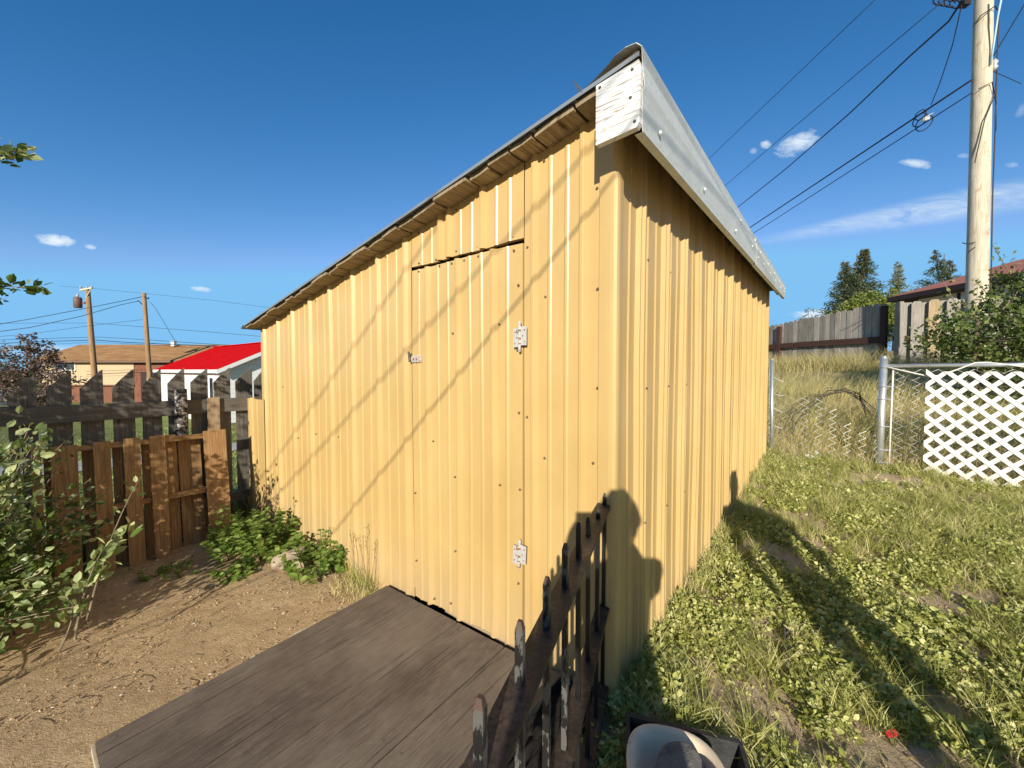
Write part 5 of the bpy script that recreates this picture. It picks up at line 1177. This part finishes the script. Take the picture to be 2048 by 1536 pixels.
# fringe by the shed wall, step edge and left soil margin
def fringe(pts, n_, h, tm, wid=.0035, sp=.03):
    pts = [Vector(p) for p in pts]; t = rng.uniform(0, len(pts) - 1.001, n_); i = t.astype(int); fr = t - i; A = np.array(pts)
    q = A[i] * (1 - fr[:, None]) + A[i + 1] * fr[:, None]; q[:, :2] += rng.normal(0, sp, (n_, 2)); q[:, 2] = gz(q[:, 0], q[:, 1]) - .003
    hh = h * rng.uniform(.35, 1.15, n_); a = rng.uniform(0, 6.28, n_); ln = hh * rng.uniform(.2, .9, n_)
    return blades(q, hh, np.stack([np.cos(a) * ln, np.sin(a) * ln], 1), np.full(n_, wid), np.clip(rng.normal(tm, .2, n_), 0, 1), 3)
gb.append(fringe([WR(q, 0, .05) for q in np.linspace(.05, 4.1, 12)], 1500, .13, .7, .0035, .035))
gb.append(fringe([dk(Q1 + .03, l) for l in (0, .3, .6, .9, 1.15)], 900, .045, .5, .003, .022))
gb.append(fringe([(-1.1, 2.72, 0), (-.95, 2.6, 0), (-.82, 2.5, 0)], 420, .15, .45, .0035, .05)); gb.append(fringe([(-1.15, 2.55, 0), (-.85, 2.40, 0)], 300, .06, .85, .003, .06))
gb.append(fringe([fp(t, 0, -.18) for t in (0, .5, 1.0, 1.5)], 1800, .34, .35, .006, .07)); gb.append(fringe([fp(-.25, 0, -.1), fp(.1, 0, -.05)], 500, .4, .3, .006, .06))
go = build_np('grass', gb, M['grass']); tag(go, 'short green and straw coloured grass among the weeds', None, None, 'stuff')
# seed stalks by the shed
o = thing('seed_grass', 'thin tall grass stalks with seed heads against the tan shed wall', 'grass tuft', (-1.0, 2.62, gz1(-1, 2.62))); mb = MB(); P = []; D = []
for k in range(7):
    b0_ = Vector((-1.05 + .05 * k * .6 + random.uniform(-.02, .02), 2.64 - .03 * k, 0)); b0_.z = gz1(b0_.x, b0_.y); tip = b0_ + Vector((random.uniform(-.06, .08), -.02, random.uniform(.28, .44)))
    mb.tube([b0_, lerp(b0_, tip, .5) + Vector((.008, 0, .01)), tip], [.002, .0015, .001], 4)
    for j in range(12): P.append(np.array(lerp(b0_, tip, .72 + .28 * j / 12)) + rng.normal(0, .006, 3)); D.append(np.array([rng.normal(0, .5), rng.normal(0, .5), 1.0]))
mb.build('stalk', M['twig'], o); k = len(P); build_np('seed_head', [leaves(np.array(P), np.array(D), rdir(k), np.full(k, .018), np.full(k, .55), .6, True)], M['dry'], o)

# tall dry grass beyond the chain link
def slope_pts(n_):
    x = rng.uniform(2.8, 12.5, n_ * 3); y = rng.uniform(3.2, 17, n_ * 3); ks = kside(x, y); u_ = x / y
    w = np.exp(-np.maximum(0, -ks - .3) / 3.2); ok = (ks < -.06) & (u_ > .60) & (u_ < 1.42) & (rng.uniform(0, 1, len(x)) < w) & (~inside_shed(x, y))
    behind = ((x - A_.x) * nAB.x + (y - A_.y) * nAB.y > .05) & ((x - G0.x) * GN_.x + (y - G0.y) * GN_.y > -.1); ok &= behind
    return x[ok][:n_], y[ok][:n_]
x, y = slope_pts(9000); K = 5; k = len(x) * K; cx_, cy_ = np.repeat(x, K) + rng.normal(0, .03, k), np.repeat(y, K) + rng.normal(0, .03, k)
hgt = np.repeat(rng.uniform(.22, .55, len(x)) * (1 + .25 * vnoise(x, y, 2.0, 4)), K) * rng.uniform(.5, 1.15, k); a = rng.normal(-.4, 1.3, k); ln = hgt * rng.uniform(.25, 1.15, k)
tint = np.clip(np.repeat(.52 + .28 * vnoise(x, y, 2.6, 8) + rng.normal(0, .14, len(x)), K) + rng.normal(0, .12, k), 0, 1)
root = np.stack([cx_, cy_, gz(cx_, cy_) - .01], 1)
db = [blades(root, hgt, np.stack([np.cos(a) * ln, np.sin(a) * ln], 1), rng.uniform(.0035, .0075, k), tint, 3)]
db.append(fringe([kp(t, 0, -.02) for t in np.linspace(0, 3.4, 8)], 2400, .20, .7, .004, .10))
db.append(fringe([kp(t, 0, -.25) for t in np.linspace(1.0, 3.4, 8)], 1600, .3, .85, .0045, .12))
db.append(fringe([A_ + dAB * t + nAB * .6 for t in np.linspace(-.5, LAB, 8)], 3000, .62, .6, .009, .28)); db.append(fringe([G0 + GD * t + GN_ * .5 for t in np.linspace(0, 3, 6)], 1200, .5, .5, .009, .3))
dg = build_np('dry_grass', db, M['dry']); tag(dg, 'tall straw coloured grass on the slope behind the chain link fence', None, None, 'stuff')
# lawn beyond the left fence (only glimpsed)
x = rng.uniform(-14, -3.2, 16000); y = rng.uniform(2.5, 16, 16000); ok = ((x - F0.x) * FN.x + (y - F0.y) * FN.y < -.2) & (~inside_shed(x, y)); x, y = x[ok], y[ok]; k = len(x); hh = rng.uniform(.04, .12, k); a = rng.uniform(0, 6.28, k)
lg = build_np('lawn_grass', [blades(np.stack([x, y, gz(x, y)], 1), hh, np.stack([np.cos(a), np.sin(a)], 1) * hh[:, None] * .5, np.full(k, .012), np.clip(rng.normal(.35, .2, k), 0, 1), 2)], M['grass']); tag(lg, 'green lawn beyond the picket fence', None, None, 'stuff')

# litter: pebbles, wood chips, dead leaves
def pebbles(name, x, y, smin, smax, mat, label, flat=.6):
    n_ = len(x); z = gz(x, y); s_ = rng.uniform(smin, smax, n_); V = []; Fc = []; base = np.array([(1, 0, 0), (-1, 0, 0), (0, 1, 0), (0, -1, 0), (0, 0, 1), (0, 0, -1)], float); FT = [(0, 2, 4), (2, 1, 4), (1, 3, 4), (3, 0, 4), (2, 0, 5), (1, 2, 5), (3, 1, 5), (0, 3, 5)]
    a = rng.uniform(0, 6.28, n_); sc = rng.uniform(.5, 1.3, (n_, 3)); sc[:, 2] *= flat
    pts = base[None] * sc[:, None, :] * s_[:, None, None] + rng.normal(0, .12, (n_, 6, 3)) * s_[:, None, None]
    ca, sa = np.cos(a)[:, None], np.sin(a)[:, None]; X = pts[..., 0] * ca - pts[..., 1] * sa; Y = pts[..., 0] * sa + pts[..., 1] * ca
    V = np.stack([X + x[:, None], Y + y[:, None], pts[..., 2] + (z + s_ * .2)[:, None]], -1).reshape(-1, 3); b_ = np.arange(n_) * 6
    faces = [tuple(r_) for t in FT for r_ in (b_[:, None] + np.array(t)[None]).tolist()]
    o = build_np(name, [(V, faces, np.repeat(rng.uniform(0, 1, n_), 6))], mat); return tag(o, label, None, None, 'stuff')
def left_soil(n_):
    u_ = rng.uniform(-1.35, .0, n_ * 2); d = 1.1 + 2.4 * rng.uniform(0, 1, n_ * 2) ** .8; x, y = u_ * d, d
    ok = (~inside_shed(x, y)) & ((x - F0.x) * FN.x + (y - F0.y) * FN.y > .3) & ~((((x - C0.x) * FD.x + (y - C0.y) * FD.y) < Q1 + .02) & (((x - C0.x) * NF.x + (y - C0.y) * NF.y) < DL + .06)); return x[ok][:n_], y[ok][:n_]
M['clod'] = m_leaf('soil_clod', (.22, .14, .07), (.40, .27, .145), (.58, .44, .28), 0.0, .95)
x, y = left_soil(2600); pebbles('soil_clods', x, y, .0025, .008, M['clod'], 'crumbs of tan soil on the bare yard')
x, y = left_soil(60); pebbles('wood_chips', x, y, .006, .014, m_plain('pale_chip', (.62, .54, .42), .8, 0, .2, 30), 'pale chips and pebbles scattered on the bare soil', .35)
x, y = right_yard(900); pebbles('earth_clods', x, y, .004, .012, M['clod'], 'crumbs of brown earth between the weeds')
# dry stems lying on the soil
x, y = left_soil(150); mb = MB()
for a, c in zip(x, y):
    an = random.uniform(0, 6.28); L_ = random.uniform(.03, .12); z = gz1(a, c) + .004; mb.tube([(a, c, z), (a + .5 * L_ * math.cos(an), c + .5 * L_ * math.sin(an), z + .006), (a + L_ * math.cos(an + .2), c + L_ * math.sin(an + .2), z)], .0013, 4, cap=False)
tag(mb.build('twig_litter', M['twig']), 'thin dry stems lying on the bare soil', None, None, 'stuff')
# dead leaves and torn paper near the fence foot
nL = 260; t = rng.uniform(-.1, 2.6, nL); off = rng.normal(.08, .12, nL); q = np.array([kp(a, 0, b_) for a, b_ in zip(t, off)]); q[:, 2] = gz(q[:, 0], q[:, 1]) + .02
tag(build_np('leaf_litter', [leaves(q, rdir(nL), rdir(nL, .8), rng.uniform(.02, .05, nL), rng.uniform(0, .85, nL), 1.3, True)], M['litter']), 'brown dead leaves caught at the foot of the chain link fence', None, None, 'stuff')
mb = MB(); c = kp(.42, gz1(*kp(.42, 0, .12).xy) + .03, .12); rr = random.Random(4)
for k in range(9):
    b0_ = c + Vector((rr.uniform(-.08, .08), rr.uniform(-.05, .05), rr.uniform(0, .05))); mb.face([b0_ + Vector((rr.uniform(-.05, .05), rr.uniform(-.03, .03), rr.uniform(-.03, .04))) for _ in range(4)])
recenter(mb.build('paper_scrap', M['white_paint']), c); tag(bpy.context.scene.objects['paper_scrap'], 'crumpled white scrap caught in the grass under the sagging mesh', 'litter')
# dead bent branch in the sagging mesh
mb = MB()
for k in range(9):
    o_ = -.12 - .02 * k; pts = [at(1578 + rr.uniform(-8, 8), 828 + 6 * k, 5.0), at(1592 + rr.uniform(-8, 8), 806 + 5 * k, 5.0), at(1622, 792 + 3 * k + rr.uniform(-9, 9), 4.95), at(1655, 782 + rr.uniform(-8, 10), 4.9), at(1690, 776 + rr.uniform(-5, 9), 4.85), at(1718, 790 + rr.uniform(-5, 10), 4.8), at(1738 + rr.uniform(-5, 20), 822 + rr.uniform(-5, 16), 4.75)]
    mb.tube(pts, .0028 + .002 * rr.random(), 4)
o = mb.build('dead_branch', m_plain('dead_bark', (.06, .05, .042), .9, 0, .4, 25)); recenter(o, at(1640, 790, 4.95)); tag(o, 'arched bundle of dark dead branches in the dry grass behind the sagging mesh', 'branch')

# chain hanging stake in the weeds, red scrap
mb = MB(); p0, p1 = Vector((1.33, 1.90, 0)), Vector((1.17, 1.66, 0)); nlk = 13
for i in range(nlk):
    t = i / (nlk - 1); c = lerp(p0, p1, t); c.z = gz1(c.x, c.y) + .03 + .015 * math.sin(t * 3); d_ = (p1 - p0).normalized(); s_ = Vector((-d_.y, d_.x, 0)); s2 = (s_ + UP * (.9 if i % 2 else -.9)).normalized()
    ring = [c + d_ * (.017 * math.cos(a)) + s2 * (.011 * math.sin(a)) for a in [k * 2 * math.pi / 10 for k in range(10)]]; mb.tube(ring + [ring[0]], .0035, 5, cap=False)
o = mb.build('chain', M['chain'], None, True); recenter(o, p0 + UP * .06); tag(o, 'short dull steel chain lying across the weeds', 'chain')
px_, py_ = at(1782, 1488, 1.36).xy; mb = MB(); c = Vector((px_, py_, gz1(px_, py_) + .022))
mb.prism([(-.022, -.006), (.018, -.009), (.026, .004), (.004, .010), (-.02, .007)], c, Vector((.95, .2, .05)), Vector((-.2, .9, .4)), UP * .006)
o = mb.build('plastic_scrap', M['red_plastic']); recenter(o, c); tag(o, 'small bright red plastic scrap among the weeds', 'scrap')

# ================================================================== PEOPLE (behind the camera; their shadows fall in view)
def skin_person(name, label, J, edges, base, cloth, hair_c):
    root = thing(name, label, 'person', base); off = Vector(base)
    me = bpy.data.meshes.new('body'); me.from_pydata([Vector(p) - off for p, r in J], edges, []); o = bpy.data.objects.new('body', me); COL.objects.link(o)
    md = o.modifiers.new('s', 'SKIN')
    for v, (p, r) in zip(me.skin_vertices[0].data, J): v.radius = (r, r * .85 if r > .08 else r)
    me.skin_vertices[0].data[0].use_root = True
    sb = o.modifiers.new('d', 'SUBSURF'); sb.levels = sb.render_levels = 2
    dg = bpy.context.evaluated_depsgraph_get(); m2 = bpy.data.meshes.new_from_object(o.evaluated_get(dg)); bpy.data.objects.remove(o)
    m2.materials.clear()
    for mm in (M['skin'], cloth, M['jeans'], M['dark_trim']): m2.materials.append(mm)
    hip = J[0][0][2]; neck = J[3][0][2]
    for p in m2.polygons:
        z = p.center.z + off.z; p.use_smooth = True
        hd = (Vector(p.center) + off - Vector(J[5][0])).length
        p.material_index = 2 if z < hip - .01 else (1 if z < neck - .01 else 0)
        if z < base[2] + .07: p.material_index = 3
        if p.material_index == 1 and any((Vector(p.center) + off - Vector(h)).length < .16 for h in (J[10][0], J[14][0])): p.material_index = 0
    ob = bpy.data.objects.new('body', m2); COL.objects.link(ob); ob.parent = root
    bm = bmesh.new(); bmesh.ops.create_uvsphere(bm, u_segments=24, v_segments=16, radius=1)
    for v in bm.verts:
        k = 1 + .06 * math.sin(v.co.x * 9 + v.co.z * 7); v.co = Vector((v.co.x * .092 * k, v.co.y * .105 * k, v.co.z * .105 * k))
        if v.co.y > .03 and v.co.z < .05: v.co.y = .03
    hm = bpy.data.meshes.new('hair'); bm.to_mesh(hm); bm.free(); hm.materials.append(M['hair']); ho = bpy.data.objects.new('hair', hm); COL.objects.link(ho); ho.parent = root; ho.location = Vector(hair_c) - off
    return root
def person_joints(cx, cy, gz0, H, lh, rh, le, re):
    s = H / 1.6; z = lambda v: gz0 + v * s
    J = [((cx, cy, z(.86)), .135), ((cx, cy - .01, z(1.05)), .125), ((cx, cy, z(1.25)), .14), ((cx, cy, z(1.36)), .06), ((cx, cy + .02, z(1.42)), .07), ((cx, cy + .02, z(1.50)), .095), ((cx, cy + .01, z(1.57)), .05)]
    J += [((cx - .17, cy, z(1.29)), .06), (le, .045), (lerp(le, lh, .7), .034), (lh, .030), ((cx + .17, cy, z(1.29)), .06), (re, .045), (lerp(re, rh, .7), .034), (rh, .030)]
    e = [(0, 1), (1, 2), (2, 3), (3, 4), (4, 5), (5, 6), (2, 7), (7, 8), (8, 9), (9, 10), (2, 11), (11, 12), (12, 13), (13, 14)]
    for sx in (-1, 1):
        k = len(J); J += [((cx + sx * .09, cy, z(.80)), .095), ((cx + sx * .10, cy + .02, z(.46)), .065), ((cx + sx * .11, cy - .02, z(.09)), .045), ((cx + sx * .12, cy + .10, z(.035)), .035)]; e += [(0, k), (k, k + 1), (k + 1, k + 2), (k + 2, k + 3)]
    for hnd, par in ((lh, 10), (rh, 14)):
        sx = 1 if hnd[0] < cx else -1
        for f_ in range(4):
            k = len(J); y_ = hnd[1] + .012; zz = hnd[2] + .022 - .016 * f_; L_ = (.034, .04, .037, .028)[f_]
            J += [((hnd[0] + sx * .012, y_, zz + .004), .008), ((hnd[0] + sx * (.012 + L_ * .6), y_ + .014, zz), .0075), ((hnd[0] + sx * (.012 + L_), y_ + .006, zz - .003), .006)]; e += [(par, k), (k, k + 1), (k + 1, k + 2)]
        k = len(J); J += [((hnd[0] + sx * .008, hnd[1] - .012, hnd[2] + .018), .010), ((hnd[0] + sx * .03, hnd[1] - .02, hnd[2] + .03), .008)]; e += [(par, k), (k, k + 1)]
    return J, e
gb0 = gz1(.14, -.42)
J, e = person_joints(.080, -.42, gb0, 1.585, (-.035, -.055, 1.272), (.150, -.055, 1.24), (-.12, -.27, 1.02), (.295, -.27, 1.02))
skin_person('person', 'person in a blue shirt and jeans holding up a phone behind the viewpoint', J, e, (.095, -.42, gb0), M['shirt'], (.080, -.425, gb0 + 1.535 * 1.59 / 1.6))
mb = MB(); mb.prism([(-.030, 1.240), (.122, 1.240), (.122, 1.318), (-.030, 1.318)], (0, -.030, 0), (1, 0, 0), UP, (0, .009, 0)); o = mb.build('phone', M['black_plastic']); recenter(o, (.05, -.026, 1.272)); tag(o, 'black phone held sideways in both hands of the person in blue', 'phone')
gb1 = gz1(1.33, .28)
J, e = person_joints(1.33, .28, gb1, 1.55, (1.33 - .22, .36, gb1 + .78), (1.33 + .22, .36, gb1 + .78), (1.33 - .235, .26, gb1 + 1.02), (1.33 + .235, .26, gb1 + 1.02))
skin_person('person', 'person in a grey shirt standing in the weeds with arms down', J, e, (1.33, .28, gb1), M['shirt_grey'], (1.33, .275, gb1 + 1.535 * 1.55 / 1.6))

# ================================================================== SKY, SUN
w = bpy.data.worlds.new('World'); scene.world = w; w.use_nodes = True; nt = w.node_tree; nt.nodes.clear(); n = N(nt)
out = n.add('ShaderNodeOutputWorld'); bg = n.add('ShaderNodeBackground'); bg.inputs[1].default_value = .10; n.L(bg.outputs[0], out.inputs[0])
sky = n.add('ShaderNodeTexSky', sky_type='NISHITA'); sky.sun_disc = False; sky.sun_elevation = SUN_EL; sky.sun_rotation = math.pi + SUN_AZ
sky.altitude = 1400; sky.air_density = 1.0; sky.dust_density = .25; sky.ozone_density = 3.5
gen = n.coord('Generated'); s = n.add('ShaderNodeSeparateXYZ'); n.L(gen, s.inputs[0])
yy = n.math('MAXIMUM', s.outputs[1], .05); U_ = n.math('DIVIDE', s.outputs[0], yy); V_ = n.math('DIVIDE', s.outputs[2], yy)
cmb = n.add('ShaderNodeCombineXYZ'); n.L(U_, cmb.inputs[0]); n.L(V_, cmb.inputs[1])
cn = n.noise(n.mapping(cmb.outputs[0], (1, 1.9, 1)), 24, 10, .68, .7); cn2 = n.noise(n.mapping(cmb.outputs[0], (2.2, 11, 1)), 4, 10, .66, .8)
front = n.math('GREATER_THAN', s.outputs[1], .06)
mask = None
# (u, v, half-width, half-height, slope, strength, soft)
for (px, py, ax_, ay_, sl, st) in ((122, 483, 46, 13, -.12, 1.1), (190, 497, 14, 6, -.1, .7), (408, 580, 22, 7, -.1, .8), (1585, 296, 46, 24, .35, .95), (1521, 298, 13, 9, 0, .9), (1497, 310, 9, 7, 0, .45), (1818, 335, 36, 10, -.12, .75), (1910, 320, 16, 6, 0, .3), (2020, 232, 14, 14, .6, .3), (2005, 337, 16, 7, 0, .35), (1640, 628, 60, 12, .05, 1.0), (100, 700, 130, 14, 0, .5)):
    cu = (px - 1024) / F; cv = (740 - py) / F; du = n.math('SUBTRACT', U_, cu); dv = n.math('SUBTRACT', n.math('SUBTRACT', V_, cv), n.math('MULTIPLY', du, sl))
    r2 = n.math('ADD', n.math('POWER', n.math('DIVIDE', du, ax_ / F), 2.0), n.math('POWER', n.math('DIVIDE', dv, ay_ / F), 2.0))
    fall = n.math('SUBTRACT', 1.0, r2)
    c = n.math('MULTIPLY', n.ramp(n.math('ADD', n.math('MULTIPLY', fall, .42), cn), [(.54, 0.), (.98, 1.)]), st)
    c = n.math('MULTIPLY', c, n.ramp(n.math('MULTIPLY_ADD', fall, .25, .75), [(.3, 0.), (.75, 1.)]))
    mask = c if mask is None else n.math('MAXIMUM', mask, c)
# long soft streak
cu, cv = (1860 - 1024) / F, (740 - 424) / F; du = n.math('SUBTRACT', U_, cu); dv = n.math('SUBTRACT', n.math('SUBTRACT', V_, cv), n.math('MULTIPLY', du, .175))
r2 = n.math('ADD', n.math('POWER', n.math('DIVIDE', du, .52), 2.0), n.math('POWER', n.math('DIVIDE', dv, n.math('MULTIPLY_ADD', du, .05, .042)), 2.0)); fall = n.math('SUBTRACT', 1.0, r2)
c = n.math('MULTIPLY', n.math('MULTIPLY', n.ramp(fall, [(0., 0.), (.35, .18), (1., 1.)]), n.ramp(cn2, [(.30, .12), (.68, 1.)])), .70); mask = n.math('MAXIMUM', mask, c)
mask = n.math('MULTIPLY', mask, front)
sr = n.add('ShaderNodeSeparateColor'); n.L(sky.outputs[0], sr.inputs[0]); sc_ = n.add('ShaderNodeCombineColor')
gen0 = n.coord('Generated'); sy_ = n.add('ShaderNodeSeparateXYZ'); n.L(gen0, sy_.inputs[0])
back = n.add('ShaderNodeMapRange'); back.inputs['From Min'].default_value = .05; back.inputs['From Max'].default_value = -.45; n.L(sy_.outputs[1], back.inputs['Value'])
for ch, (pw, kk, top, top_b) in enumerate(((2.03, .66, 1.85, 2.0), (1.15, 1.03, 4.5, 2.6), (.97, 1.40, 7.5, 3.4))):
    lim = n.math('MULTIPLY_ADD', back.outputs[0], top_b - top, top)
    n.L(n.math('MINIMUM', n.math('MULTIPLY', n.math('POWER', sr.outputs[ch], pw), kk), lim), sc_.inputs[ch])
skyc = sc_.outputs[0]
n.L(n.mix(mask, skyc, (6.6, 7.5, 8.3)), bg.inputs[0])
sl_ = bpy.data.lights.new('sun', 'SUN'); sl_.energy = 5.0; sl_.angle = R(.53); sl_.color = (1, .93, .80); so = bpy.data.objects.new('sun', sl_); COL.objects.link(so)
so.rotation_euler = SUNV.to_track_quat('Z', 'Y').to_euler(); so.location = SUNV * 30
scene.view_settings.view_transform = 'Standard'; scene.view_settings.look = 'None'; scene.view_settings.exposure = 0.28; scene.view_settings.gamma = 1.0
